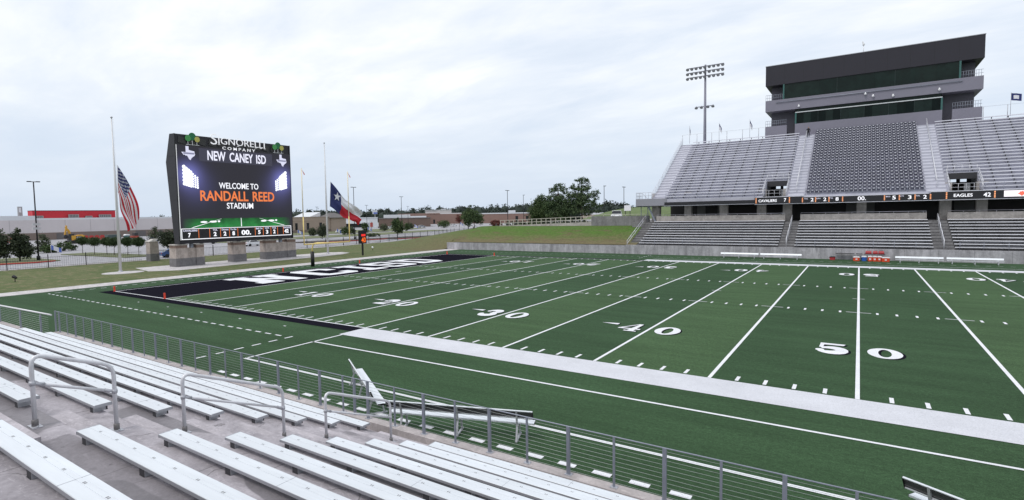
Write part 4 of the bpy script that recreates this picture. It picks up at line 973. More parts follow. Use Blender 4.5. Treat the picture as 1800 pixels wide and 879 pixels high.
for si, (x0, x1, nm) in enumerate(upper_secs):
    for i in range(NU):
        a, c = cut(i, x0, x1)[0] if si == 0 else cut(i, x0, x1)[-1]
        p = MB(); L_ = c-a
        p.box(0, L_, 0, .25, -.065, .045); p.m = 2; p.box(0, L_, -.36, -.10, -.43+.004, -.40)
        p.m = 1; k = (1.0 if si == 0 else 1.0) + (0 if si == 0 else (x0-a) % 1.75)
        while k < L_-.05: p.box(k-.04, k+.04, .0, .2, -.30, -.067); k += 1.75
        o = p.build('bleacher_bench', [UPL, DARKSTEEL, ALU_FAR], None, (a, uy(i)+.46, uz(i)+.43))
        tag(o, '%s bench row above the ribbon screen, %s' % (ORD[i+1], nm), 'bench', 'bench rows of the far upper deck')
# flip seats of the centre block
CH = mat('seat_grey', (.105, .105, .145), .5, 0, 0, 1, rnd=.18); CHL = mat('seat_bracket_highlight', (.74, .74, .80), .4, .2)
def chair_mb():
    p = MB(); p.obox((0, .30, .62), (.225, 0, 0), (0, .03, -.008), (0, .05, .20)); p.obox((0, .20, .50), (.205, 0, 0), (0, .03, 0), (0, -.03, .19))
    p.m = 1; p.box(.222, .268, .06, .30, .34, .58); p.box(-.10, .10, .03, .15, .61, .70); p.m = 0; p.box(.225, .26, .05, .32, .56, .60); return p  # pale centre lip stands in for the highlight on the folded seat
cm = chair_mb().mesh('flip_seat', [CH, CHL]); NC = 26; cx0, cx1 = 39.45, 52.35; st_rest = MB()
for i in range(NU):
    for k in range(NC):
        x = cx0+(k+.5)*(cx1-cx0)/NC
        if i < 11:
            o = D.objects.new('flip_seat', cm); COL.objects.link(o); o.location = (x, uy(i)+.42, uz(i))
            tag(o, 'grey flip seat in the %s row above the ribbon screen, centre block' % ORD[i+1], 'seat', 'grey flip seats of the upper deck')
        else:
            c = chair_mb(); k0 = len(st_rest.v)
            st_rest.v += [(v[0]+x, v[1]+uy(i)+.42, v[2]+uz(i)) for v in c.v]; st_rest.f += [tuple(q+k0 for q in f) for f in c.f]; st_rest.mi += c.mi; st_rest.sm += c.sm
o = st_rest.build('upper_flip_seats', [CH, CHL]); tag(o, 'mass of grey flip seats in the higher rows below the press box', 'seats', None, 'stuff')
# stair rails, deck guard rails, vomitories
RP = mat('rail_pale', (.62, .62, .66), .45, .3)
for x, nm in ((38.25, 0), (53.55, 0)):
    b = MB(); b.tube([(x, uy(1), uz(1)+.95), (x, uy(NU-1), uz(NU-1)+.95)], .05, 6)
    for i in range(1, NU, 2): b.tube([(x, uy(i)+.2, uz(i)), (x, uy(i)+.2, uz(i)+1.05)], .035, 5)
    b.build('stair_rail', RP, gs)
b = MB()
for off in (1.1, .75, .4): b.tube([(18.05, uy(0), uz(0)+off), (18.05, uy(NU-1)+.8, uz(NU-1)+off)], .02, 5)
for i in range(0, NU, 1): b.tube([(18.05, uy(i)+.3, uz(i)), (18.05, uy(i)+.3, uz(i)+1.25)], .032, 5)
b.build('side_rail', ALU_FAR, gs)
for s, e in ((20.2, 33.9), (39.4, 52.4), (58.0, 76.5)):
    b = MB(); k = s
    while k <= e: b.tube([(k, 68.3, uz(0)-.1), (k, 68.3, uz(0)+.95)], .02, 5); k += 1.6
    for z in (.95, .6, .3): b.tube([(s, 68.3, uz(0)+z), (e, 68.3, uz(0)+z)], .012, 5)
    b.build('deck_guard_rail', GALV_D, gs)
for a, c in VOM:
    b = MB(); b.box(a-.08, a, 68.3, uy(5), uz(0)-.3, uz(0)+.05); b.box(c, c+.08, 68.3, uy(5), uz(0)-.3, uz(0)+.05); b.box(a, c, 68.3, 76, uz(0)-.32, uz(0)-.12)
    b.box(a, a+.12, uy(5)-.02, 76, uz(0)-.1, 10.4); b.box(c-.12, c, uy(5)-.02, 76, uz(0)-.1, 10.4); b.box(a, c, uy(5)-.03, uy(5)+.3, 9.75, 10.55)
    b.box(a, a+.75, 76.31, 76.4, 8.0, 11.4); b.box(a+1.35, a+1.75, 76.31, 76.4, 8.0, 11.4); b.box(c-.5, c, 76.31, 76.4, 8.0, 11.4); b.build('vomitory_portal', mat('portal_dark', (.03, .03, .035), .7), gs)
    b = MB(); b.box(a+1.8, a+2.4, 73.2, 73.3, 8.2, 9.2); b.build('portal_sky_patch', mat('portal_pale', (.62, .64, .66), .5), gs)  # pale panel put in for bright sky showing through the portal
    b = MB()
    for x in (a-.1, c+.1):
        for i in range(5): b.tube([(x, uy(i)+.2, uz(i)), (x, uy(i)+.2, uz(i)+1.0)], .03, 5)
        for off in (.5, 1.0): b.tube([(x, uy(0), uz(0)+off), (x, uy(4)+.6, uz(4)+off)], .035, 5)
    for z in (.5, 1.0): b.tube([(a, uy(5)+.1, uz(5)+z), (c, uy(5)+.1, uz(5)+z)], .03, 5)
    for k in range(5): b.tube([(a+k*(c-a)/4, uy(5)+.1, uz(5)), (a+k*(c-a)/4, uy(5)+.1, uz(5)+1.0)], .025, 5)
    for z in (.5, .95): b.tube([(a, 68.35, uz(0)+z-.1), (c, 68.35, uz(0)+z-.1)], .02, 5)
    for k in range(5): b.tube([(a+k*(c-a)/4, 68.35, uz(0)-.2), (a+k*(c-a)/4, 68.35, uz(0)+.85)], .02, 5)
    b.build('vomitory_rail', RP, gs)
# landing box at the left end, with its stair and posts
b = MB(); b.box(15.5, 20.4, 68.0, 70.5, 7.25, 8.4); b.build('landing_fascia', mat('landing_grey', (.27, .27, .31), .6), gs)
b = MB(); b.box(15.9, 18.6, 70.55, 74, 7.3, 8.0); b.build('landing_soffit', PANEL_D, gs)
b = MB()
for k in range(6): b.tube([(15.55+k*.5, 68.1, 8.4), (15.55+k*.5, 68.1, 9.4)], .025, 5)
for k in range(5): b.tube([(15.55, 68.1+k*.6, 8.4), (15.55, 68.1+k*.6, 9.4)], .025, 5)
for z in (9.4, 8.9): b.tube([(15.55, 70.5, z), (15.55, 68.1, z), (18.0, 68.1, z)], .025, 5)
b.bar((16.4, 68.2, 9.4), (17.4, 68.2, 8.4), .05, .05, (0, 1, 0)); b.build('landing_rail', GALV, gs)
b = MB()
for x in (15.9, 17.0): b.tube([(x, 69.5, 4.3), (x, 69.5, 7.3)], .06, 8)
b.bar((17.2, 69.0, 7.3), (18.4, 69.0, 4.7), .25, .12, (0, 1, 0)); b.build('landing_post', GALV_D, gs)
# top rail with posts
t = thing('top_railing', 'thin glass-clear railing with posts along the top of the upper deck', 'railing', (45, 86.9, uz(NU-1)))
b = MB()
for s, e in ((18.1, 31.8), (59.95, 77)):
    k = s
    while k <= e: b.tube([(k, 86.8, uz(NU-1)-.3), (k, 86.8, uz(NU-1)+2.0)], .045, 5); k += 2.56
    for z in (2.0,): b.tube([(s, 86.8, uz(NU-1)+z), (e, 86.8, uz(NU-1)+z)], .014, 5)
b.build('rail_post', GALV, t)
# ribbon board
rb = MB(); rb.box(20.2, 33.1, 67.7, 68.1, 7.22, 7.74); rb.box(33.1, 39.0, 67.7, 68.1, 7.12, 8.06); rb.box(39.0, 52.9, 67.7, 68.1, 7.15, 7.92); rb.box(52.9, 77, 67.7, 68.1, 7.15, 8.10)
rib = rb.build('ribbon_board', BLK_E, gs)
rb = MB(); rb.box(33.1, 77, 67.74, 68.2, 7.05, 7.118); rb.box(20.2, 33.1, 67.74, 68.2, 7.15, 7.218); rb.box(33.3, 39.2, 67.72, 68.2, 8.06, 8.14); rb.box(39.2, 52.7, 67.72, 68.2, 7.92, 7.98); rb.box(52.9, 77, 67.72, 68.2, 8.10, 8.18); rb.build('ribbon_trim', ALU_FAR, rib)
rb = MB(); rb.box(59.54, 77, 67.66, 67.70, 7.30, 8.02); rb.build('bright_advert', mat('led_pale_pink', (.5, .45, .48), .6, emit=(.90, .84, .90), estr=.85), rib)
rb = MB()
rb.prism([(61.05+.27*math.cos(a*math.pi/8)*(1.35 if a % 4 == 0 else .8), 67.64, 7.66+.27*math.sin(a*math.pi/8)*(1.2 if a % 3 == 0 else .85)) for a in range(16)][::-1], (0, -.01, 0)); rb.build('advert_emblem', mat('led_red', (.4, .05, .03), .6, emit=(.95, .16, .10), estr=.8), rib)
rb = MB()
for x, z0, z1_ in ((33.3, 7.2, 8.0), (37.52, 7.2, 8.0), (39.1, 7.2, 7.88), (40.65, 7.2, 7.88), (42.2, 7.2, 7.88), (43.74, 7.2, 7.88), (48.25, 7.2, 7.88), (49.78, 7.2, 7.88), (51.35, 7.2, 7.88), (52.86, 7.2, 7.88), (54.38, 7.2, 8.05), (58.75, 7.2, 8.05)):
    n = 4
    for q in range(n): h = (z1_-z0)/n; rb.box(x-.065, x+.065, 67.68, 67.695, z0+q*h+.03, z0+(q+1)*h-.03)
rb.build('ribbon_divider', mat('led_orange_pale', (.4, .2, .1), .6, emit=(.95, .36, .16), estr=.85), rib)
def rb_text(body, x0, x1, z0, z1_, bold=.03, m=None):
    q = text_mb(body, x1-x0, z1_-z0, .015, bold*.5); b = MB(); b.merge(q, M_plane(((x0+x1)/2, 67.69, (z0+z1_)/2), (1, 0, 0), (0, 0, 1))); b.build('ribbon_lettering', m or WH_E, rib)
for s_, x0, x1, za, zb in (('CAVALIERS', 33.62, 35.95, 7.38, 7.76), ('7', 36.84, 37.12, 7.36, 7.86), ('2', 40.08, 40.42, 7.32, 7.80), ('2', 41.55, 41.9, 7.32, 7.80), ('8', 42.95, 43.3, 7.32, 7.80), ('00.', 45.4, 46.3, 7.30, 7.82),
                         ('5', 49.05, 49.42, 7.3, 7.78), ('3', 50.65, 51.0, 7.3, 7.78), ('2', 52.15, 52.5, 7.3, 7.78), ('EAGLES', 55.05, 56.78, 7.42, 7.80), ('42', 57.75, 58.4, 7.36, 7.86)):
    rb_text(s_, x0, x1, za, zb)
for s_, x in (('TOL', 39.5), ('DN', 40.95), ('TG', 42.4), ('BO', 48.6), ('QTR', 50.0), ('TOL', 51.6)):
    rb_text(s_, x-.2, x+.25, 7.62, 7.78, .02, SILV)
# aluminium skirt above the ribbon
b = MB(); b.box(20.2, 34.1, 68.12, 68.24, 7.75, uz(0)); b.box(37.0, 54.7, 68.14, 68.24, 7.93, uz(0)); b.box(57.75, 77, 68.14, 68.24, 8.11, uz(0)); b.build('deck_skirt', DECK, gs)

# ================================================================== PRESS BOX
pb = thing('press_box', 'dark grey press box with two long green glass fronts above the grandstand', 'building', (45.9, 87, 19))
PX0, PX1, PY = 31.86, 59.92, 87.0
b = MB(); b.prism([(PX0, PY, 27.6), (PX0, PY, 30.9), (PX0, PY+10.8, 30.9), (PX0, PY+10.8, 27.6)], (PX1-PX0, 0, 0)); b.build('roof_fascia', ANTHRA, pb)
b = MB()
for k in range(1, 10): b.box(PX0+k*2.806-.012, PX0+k*2.806+.012, PY-.006, PY, 27.62, 30.88)
b.build('fascia_seam', mat('seam_black', (.008, .008, .01), .7), pb)
b = MB(); b.box(PX0-.05, PX1+.05, PY-.05, PY+10.9, 30.9, 31.0); b.build('roof_edge', mat('roof_flashing', (.30, .30, .33), .5, .3), pb)
b = MB(); b.box(PX0+.7, PX1-.7, PY+2.4, PY+10, 18.3, 27.6); b.build('core_wall', PANEL_D, pb)
b = MB(); b.box(34.5, 57.35, PY+.9, PY+2.39, 25.1, 27.6); b.box(36.35, 55.45, PY+.9, PY+2.39, 19.0, 23.15); b.build('room_wall', mat('room_dark', (.02, .022, .022), .7), pb)
b = MB(); b.box(PX0+.02, PX1-.02, PY, PY+10.6, 23.2, 24.3); b.box(PX0+.02, PX1-.02, PY, PY+.16, 24.3, 25.08)
for x in (PX0+.02, PX1-.18): b.box(x, x+.16, PY+.165, PY+10.6, 24.3, 25.08)
b.build('balcony_band', PANEL, pb)
b = MB(); b.box(36.37, 55.43, PY+.002, PY+.3, 18.45, 20.72)
b.build('sill_band', PANEL, pb)
for x0, x1 in ((PX0+.03, 35.17), (56.55, PX1-.05)):
    b = MB(); b.box(x0, x1, PY, PY+.16, 18.45, 20.66); b.box(x0 if x0 < 40 else x1-.16, (x0+.16) if x0 < 40 else x1, PY+.165, PY+6, 19.0, 20.66); b.box(x0, x1, PY+.17, PY+2.39, 18.45, 19.6); b.build('balcony_parapet', PANEL, pb)
    rl = MB(); k = x0+.05
    while k <= x1: rl.tube([(k, PY+.1, 20.66), (k, PY+.1, 21.6)], .022, 5); k += .28
    for z in (21.6, 21.1): rl.tube([(x0+.05, PY+.1, z), (x1-.05, PY+.1, z)], .025, 5)
    rl.build('balcony_rail', GALV_D, pb)
for x0, x1 in ((PX0+.06, 34.45), (57.4, PX1-.06)):
    rl = MB(); k = x0
    while k <= x1: rl.tube([(k, PY+.1, 25.08), (k, PY+.1, 26.0)], .022, 5); k += .28
    for z in (26.0, 25.5): rl.tube([(x0, PY+.1, z), (x1, PY+.1, z)], .025, 5)
    rl.build('balcony_rail', GALV_D, pb)
GLS = [mat('green_glass_refl_'+n_, c_, 0.05, 0, .5, .7, spec=sp_) for n_, c_, sp_ in (('deep', (.003, .008, .007), .12), ('mid', (.005, .014, .011), .2), ('clear', (.009, .019, .016), .16))]  # random pane tints stand in for varied reflections
def glazing(x0, x1, z0, z1_, n):
    gg = thing('window_band', None, None, (0, 0, 0)); gg.parent = pb; gg.location = (0, 0, 0); m_ = n*3; gr = random.Random(int(z0*10))
    for k in range(m_):
        g_ = MB(); a_, c_ = x0+k*(x1-x0)/m_, x0+(k+1)*(x1-x0)/m_; t1, t2 = gr.uniform(-.03, .03), gr.uniform(-.02, .02)
        g_.obox(((a_+c_)/2, PY+.16, (z0+z1_)/2), ((c_-a_)/2-.006, t1, 0), (0, .012, 0), (0, t2, (z1_-z0)/2)); g_.build('glass_pane', GLS[gr.randrange(3)], gg)
    q = MB()
    for k in range(n+1): xx = x0+k*(x1-x0)/n; q.box(xx-.02, xx+.02, PY+.10, PY+.119, z0, z1_)
    q.m = 1; q.box(x0-.2, x0+.02, PY+.02, PY+.16, z0, z1_); q.box(x1-.02, x1+.2, PY+.02, PY+.16, z0, z1_)
    q.build('glass_joint', [mat('glass_seam', (.012, .03, .028), .3), GLASS_E], gg)
glazing(34.7, 57.2, 25.09, 27.59, 3); glazing(36.55, 55.25, 20.73, 22.55, 6)
b = MB(); b.box(36.4, 55.4, PY+.02, PY+.3, 22.55, 22.68); b.build('window_head', mat('head_white', (.62, .64, .66), .4, .2), pb)
b = MB(); b.box(36.55, 55.25, PY+.14, PY+.17, 22.68, 23.19); b.build('upper_pane', GLASS_G, pb)
b = MB(); b.tube([(33.5, PY-.12, 24.62), (57.6, PY-.12, 24.62)], .06, 6)
for k in range(9): b.tube([(33.8+k*2.95, PY-.12, 24.62), (33.8+k*2.95, PY, 24.62)], .03, 5)
b.build('conduit', GALV_D, pb)
for x, z in ((36.9, 23.62), (46.0, 24.35), (47.0, 23.9), (49.5, 23.6), (55.0, 23.75)):
    b = MB(); b.lathe((x, PY-.22, z), [(.02, -.22), (.15, -.15), (.17, 0), (.10, .12), (.04, .25)], 10); b.tube([(x, PY, z+.2), (x, PY-.22, z+.2)], .03, 5); b.build('security_camera', WHITE, pb)
b = MB(); b.tube([(45.6, 88, 31), (45.6, 88, 32.2)], .05, 6); b.lathe((45.6, 88, 32.15), [(.05, 0), (.16, .1), (.16, .35), (.05, .45)], 8); b.box(45.4, 45.58, 87.9, 88.05, 32.6, 32.8); b.tube([(45.5, 88, 32.4), (45.42, 88, 32.9)], .03, 5); b.build('roof_siren', WHITE, pb)

# person standing at the top of the aisle
def person(loc, rz):
    t = thing('person', 'person in black clothes standing at the top of the far aisle below the press box', 'person', loc, None, rz)
    J = {'pel': (0, 0, .95, .15), 'chest': (0, .01, 1.28, .17), 'neck': (0, .02, 1.47, .065), 'head': (0, .03, 1.60, .10), 'top': (0, .03, 1.70, .085),
         'shl': (.19, 0, 1.40, .07), 'ell': (.26, .02, 1.12, .05), 'wrl': (.24, -.10, .90, .038), 'shr': (-.19, 0, 1.40, .07), 'elr': (-.28, .03, 1.13, .05), 'wrr': (-.16, -.16, 1.05, .038),
         'hil': (.10, 0, .88, .11), 'knl': (.12, -.03, .48, .075), 'anl': (.12, .02, .08, .05), 'tol': (.14, -.16, .04, .045), 'hir': (-.10, 0, .88, .11), 'knr': (-.13, -.02, .48, .075), 'anr': (-.15, .03, .08, .05), 'tor': (-.18, -.14, .04, .045)}
    E_ = [('pel', 'chest'), ('chest', 'neck'), ('neck', 'head'), ('head', 'top'), ('chest', 'shl'), ('shl', 'ell'), ('ell', 'wrl'), ('chest', 'shr'), ('shr', 'elr'), ('elr', 'wrr'), ('pel', 'hil'), ('hil', 'knl'), ('knl', 'anl'), ('anl', 'tol'), ('pel', 'hir'), ('hir', 'knr'), ('knr', 'anr'), ('anr', 'tor')]
    ks = list(J); me = D.meshes.new('body'); me.from_pydata([J[k][:3] for k in ks], [(ks.index(a), ks.index(c)) for a, c in E_], [])
    o = D.objects.new('body', me); COL.objects.link(o); o.parent = t
    sk = o.modifiers.new('skin', 'SKIN')
    if not me.skin_vertices: me.attributes.new('skin', 'FLOAT', 'POINT')
    try:
        for i, k in enumerate(ks): me.skin_vertices[0].data[i].radius = (J[k][3], J[k][3]*.85); me.skin_vertices[0].data[i].use_root = (i == 0)
    except Exception: pass
    o.modifiers.new('sub', 'SUBSURF').levels = 1; me.materials.append(mat('black_cloth', (.012, .012, .016), .9))
    h = MB(); h.lathe((0, -.005, 1.60), [(.02, -.10), (.07, -.08), (.092, 0), (.085, .06), (.03, .10)], 10); h.build('face', mat('skin_tone', (.32, .19, .13), .6), t, (0, -.01, 0))
    return t
person((38.45, uy(NU-2)+.4, uz(NU-2)), R(15))

# ------------------------------------------------------------------ stadium light tower
t = thing('light_tower', 'tall steel floodlight tower with three rows of lamps behind the upper deck', 'light tower', (20.9, 92, 0))
b = MB(); b.tube([(20.9, 92, 0), (20.9, 92, 20), (20.9, 92, 34.2)], [.36, .28, .17], 12); b.build('pole', mat('tower_galv', (.21, .21, .26), .5, .4), t)
TG = mat('lamp_housing', (.21, .21, .245), .45, .4); TGL = mat('lamp_lens', (.28, .28, .30), .2)
def lamp(x, z, par, a=(0, -.75, -.55)):
    b = MB(); b.lathe((x, 91.6, z), [(.08, -.26), (.16, -.18), (.28, .08), (.30, .17)], 12, a); b.m = 1; b.lathe(Vector((x, 91.6, z))+Vector(a).normalized()*.165, [(.27, 0), (.25, .02)], 12, a); b.m = 0
    b.tube([(x, 92, z+.15), (x, 91.6, z)], .05, 5); b.build('lamp', [TG, TGL], par)
for z in (33.75, 32.85, 31.95):
    b = MB(); b.box(17.6, 24.2, 91.93, 92.07, z+.1, z+.26); ca = b.build('crossarm', TG, t)
    for k in range(9): lamp(17.75+k*.79, z-.05, ca)
b = MB(); b.box(19.3, 22.5, 91.93, 92.07, 26.3, 26.42); ca = b.build('crossarm', TG, t)
for x in (19.4, 20.35, 21.5, 22.4): lamp(x, 26.2, ca, (0, -.5, -.8))

# pennants on the top rail
for x, s, lb in ((19.35, .28, 'small white pennant nearest the left end of the upper deck'), (24.48, .7, 'small blue and white pennant just right of the light tower'), (29.5, .65, 'small blue and white pennant beside the press box corner'), (62.8, 1.1, 'blue and white pennant flying level at the right of the press box')):
    t = thing('pennant', lb, 'flag', (x, 86.8, 19), 'pennants on the top railing')
    b = MB(); b.tube([(x, 86.8, 18.9), (x, 86.8, 22.2)], .03, 6); b.build('staff', GALV, t)
    big = x > 60; hh = 1.0; b = MB()
    P = [(x+s*u*(1 if big else .62), 86.8+.08*math.sin(9*u), 22.1 - hh*v - (.25 if big else .95)*u) for v in (0, .25, .5, .75, 1) for u in (0, .25, .5, .75, 1)]
    for j in range(4):
        for i in range(4):
            b.m = 1 if (i in (1, 2) and j in (1, 2)) or (not big and j > 1) else 0
            b.quad(P[j*5+i], P[j*5+5+i], P[j*5+6+i], P[j*5+1+i])
    b.build('cloth', [BLU, FWH], t)

# ================================================================== BANK TOP: ramp wall, railing, pickup, pines
t = thing('ramp_wall', 'concrete ramp wall at the top of the grass bank with a pale metal railing', 'wall', (0, 71.4, 3.9))
b = MB(); b.box(6.2, 16.6, 71.6, 71.9, 3.5, 5.66); b.build('tall_wall', CONC_FAR, t)
b = MB(); b.prism([(-13.5, 71.6, 3.4), (6.19, 71.6, 3.4), (6.19, 71.6, 4.66), (-13.5, 71.6, 4.05)], (0, .3, 0)); b.build('ramp_kerb', CONC_COL, t)
RAILT = mat('ramp_rail_pale', (.50, .47, .42), .6, .1)
def rz_(x): return 4.05+(x+13.5)/19.69*.61
b = MB()
for k in range(20):
    x = -13.2+k*1.02; b.box(x-.05, x+.05, 71.7, 71.8, rz_(x), rz_(x)+1.05)
b.build('rail_post', RAILT, t)
b = MB()
for off in (.48, 1.02): b.bar((-13.3, 71.75, rz_(-13.3)+off), (6.19, 71.75, rz_(6.19)+off), .09, .09)
b.bar((6.2, 71.75, 5.95), (16.5, 71.75, 5.9), .06, .06)
for k in range(6): b.box(6.4+k*2, 6.46+k*2, 71.72, 71.78, 5.66, 5.95)
b.build('hand_rail', RAILT, t)

CARW = mat('car_white', (.70, .71, .73), .25); CARS = mat('car_silver', (.38, .39, .41), .25, .4); CARD = mat('car_dark', (.03, .035, .045), .25); CARR = mat('car_red', (.36, .03, .03), .25); CARB = mat('car_blue', (.05, .10, .25), .25)
CGLASS = mat('car_glass', (.015, .018, .022), .08); TYRE = mat('tyre', (.02, .02, .02), .9); TAIL = mat('tail_lamp', (.40, .02, .02), .3); HEADL = mat('head_lamp', (.75, .76, .78), .2)
def vehicle(name, label, cat, loc, rz, paint, kind='car', grp=None):
    t = thing(name, label, cat, loc, grp, rz)
    if kind == 'truck': L_, Wd = 5.6, 1.98; side = [(-2.8, .55), (-2.75, 1.08), (-.95, 1.12), (-.75, 1.82), (.55, 1.86), (1.1, 1.2), (2.6, 1.08), (2.8, .75), (2.78, .42), (-2.75, .42)]
    else: L_, Wd = 4.5, 1.8; side = [(-2.2, .5), (-2.22, .88), (-1.75, 1.0), (-1.15, 1.42), (.35, 1.45), (1.15, .98), (2.0, .82), (2.24, .6), (2.2, .32), (-2.15, .32)]
    b = MB(); n = len(side); lay = [(-Wd/2+.03, .0), (-Wd/2, .0), (Wd/2, .0), (Wd/2-.03, 0)]
    tuck = lambda x, z, s: s*(Wd/2-(.16 if z > 1.15 else 0))
    vs = [(x, tuck(x, z, -1), z) for x, z in side]+[(x, tuck(x, z, 1), z) for x, z in side]
    b.add(vs, [tuple(range(n)), tuple(range(n, 2*n))[::-1]]+[(i, n+i, n+(i+1) % n, (i+1) % n) for i in range(n)], False); b.build('body', paint, t, (0, 0, 0))
    gl = MB()
    if kind == 'truck': W1 = [(-.86, 1.2), (-.74, 1.72), (.5, 1.76), (.95, 1.24)]
    else: W1 = [(-1.5, 1.05), (-1.08, 1.36), (.3, 1.38), (.95, 1.02)]
    for s in (-1, 1): gl.add([(x, s*(Wd/2-.13 if z > 1.15 else Wd/2+.004), z) for x, z in W1], [(0, 1, 2, 3) if s > 0 else (3, 2, 1, 0)])
    (fx0, fz0), (fx1, fz1) = ((.6, 1.80), (1.06, 1.24)) if kind == 'truck' else ((.42, 1.40), (1.1, 1.02))
    gl.quad((fx0+.02, -Wd/2+.22, fz0), (fx0+.02, Wd/2-.22, fz0), (fx1+.04, Wd/2-.1, fz1), (fx1+.04, -Wd/2+.1, fz1))
    rx0, rz0_, rx1, rz1_ = (-.78, 1.76, -.94, 1.2) if kind == 'truck' else (-1.2, 1.38, -1.76, 1.04)
    gl.quad((rx0-.03, Wd/2-.22, rz0_), (rx0-.03, -Wd/2+.22, rz0_), (rx1-.03, -Wd/2+.1, rz1_), (rx1-.03, Wd/2-.1, rz1_)); gl.build('window', CGLASS, t, (0, 0, 0))
    wb = 1.7 if kind == 'truck' else 1.38
    for x in (-wb, wb):
        for s in (-1, 1):
            q = MB(); q.lathe((x, s*(Wd/2-.1), .36 if kind == 'truck' else .32), [(.12, -.115), (.36 if kind == 'truck' else .32, -.10), (.36 if kind == 'truck' else .32, .10), (.12, .115)], 14, (0, 1, 0)); q.build('wheel', TYRE, t, (0, 0, 0))
    for s in (-1, 1):
        q = MB(); z = .92 if kind == 'truck' else .66; x = L_/2-.05; q.box(x-.08, x+.03, s*(Wd/2-.3)-.18, s*(Wd/2-.3)+.18, z-.09, z+.07); q.build('headlight', HEADL, t, (0, 0, 0))
        q = MB(); q.box(-L_/2-.01, -L_/2+.06, s*(Wd/2-.2)-.12, s*(Wd/2-.2)+.12, .72, .92); q.build('tail_light', TAIL, t, (0, 0, 0))
    return t
vehicle('pickup_truck', 'white pickup truck parked behind the ramp wall, facing the field', 'truck', (6.3, 84, 4.80), R(-72), CARW, 'truck')
t = thing('road_sign', 'white roadside sign panel behind the pickup truck', 'sign', (6.2, 92, 4.3)); b = MB(); b.box(5.0, 6.4, 91.9, 92.0, 6.6, 7.75); b.build('sign_panel', WHITE, t)
b = MB()
for x in (5.2, 6.2): b.box(x-.05, x+.05, 92.01, 92.1, 4.3, 7.7)
b.build('sign_post', LAMPBLK, t)
def pine_blobs(h, w, seed, base=.18):
    rng = random.Random(seed); o = []
    for k in range(15):
        f = base+(1-base)*k/14; r = w*(1.05-f)**.55*(.55+.25*rng.random()); a = rng.uniform(0, 6.28); d = w*(.62*(1-f)+.10)
        o.append((d*math.cos(a), d*math.sin(a), h*f*.96, r*.62, r*.62, r*.42))
    o.append((0, 0, h*.55, w*.42, w*.42, h*.28)); return o
tree('broad_tree', 'bushy round tree at the left of the group on the bank', -17.0, 96, 4.0, [(0, 0, 3.7, 2.5, 2.4, 2.4), (-1.6, .5, 2.5, 2.0, 2.0, 1.7), (1.6, -.5, 2.8, 2.0, 2, 1.9), (.5, 0, 5.7, 1.5, 1.5, 1.4), (-.8, 0, 4.9, 1.4, 1.4, 1.2), (-.6, .2, 1.2, 2.7, 2, 1.1), (1.8, 0, 1.2, 1.6, 1.5, 1.0)], 3600, .15, 'oak', 11, .25, 5.5, 'trees behind the grass bank')
tree('pine_tree', 'tall dark pine in the middle of the group on the bank', -11.9, 95, 4.0, [(.2, 0, 8.4, 1.5, 1.4, .85), (-1.2, 0, 7.6, 1.3, 1.3, .7), (1.5, .3, 7.5, 1.2, 1.2, .7), (-.9, .3, 6.1, 1.9, 1.7, .9), (1.5, 0, 5.6, 2.1, 1.9, 1.0), (-1.8, 0, 4.4, 1.9, 1.8, 1.1), (.4, 0, 4.2, 2.0, 1.8, 1.2), (1.9, .2, 3.3, 2.2, 2.0, 1.2), (-.6, 0, 2.2, 2.8, 2.4, 1.2), (1.4, 0, 1.2, 2.2, 2.0, .9)], 4400, .145, 'pine', 12, .26, 8.8, 'trees behind the grass bank')
tree('pine_tree', 'tallest pine of the group, with a broken airy crown, nearest the grandstand', -6.0, 95, 4.0, [(-.2, 0, 9.5, 1.3, 1.2, .8), (1.2, .2, 9.3, .8, .8, .9), (-1.5, 0, 8.2, 1.4, 1.2, .7), (.6, 0, 7.8, 1.7, 1.5, .8), (-2.4, 0, 6.6, 1.5, 1.4, .9), (0, 0, 6.0, 2.2, 1.8, 1.0), (3.0, 0, 6.7, 1.2, 1.1, .8), (3.3, .2, 5.6, .9, .8, .6), (-1.6, .3, 4.6, 2.2, 1.8, 1.1), (1.3, 0, 4.4, 2.1, 1.8, .9), (3.6, .2, 3.9, 1.5, 1.2, .55), (-2.2, 0, 2.9, 2.0, 1.8, 1.1), (.6, .3, 2.6, 2.0, 1.6, .9), (3.9, 0, 2.6, 1.0, .9, .4)], 4700, .14, 'pine', 13, .22, 9.4, 'trees behind the grass bank', 10)
tree('round_bush', 'low reddish bush where the ramp railing begins', -15.6, 73.5, 3.95, [(0, 0, .55, 1.1, 1.0, .65), (.8, .2, .4, .7, .7, .5)], 420, .12, 'red', 14, .06, .8, None, 3, 'bush')

hb = thing('hedge', 'low dark hedge behind the ramp railing on the bank', 'hedge', (-4, 73.2, 4))
b = MB(); rng = random.Random(9)
crown(b, [(-12+k*1.25-(-4)*0, 73.2, 4.45, .85, .6, .55) for k in range(14)], 2200, .13, rng, (0, 1), .3, 1.5); b.build('foliage', list(LEAF['magnolia']), hb)
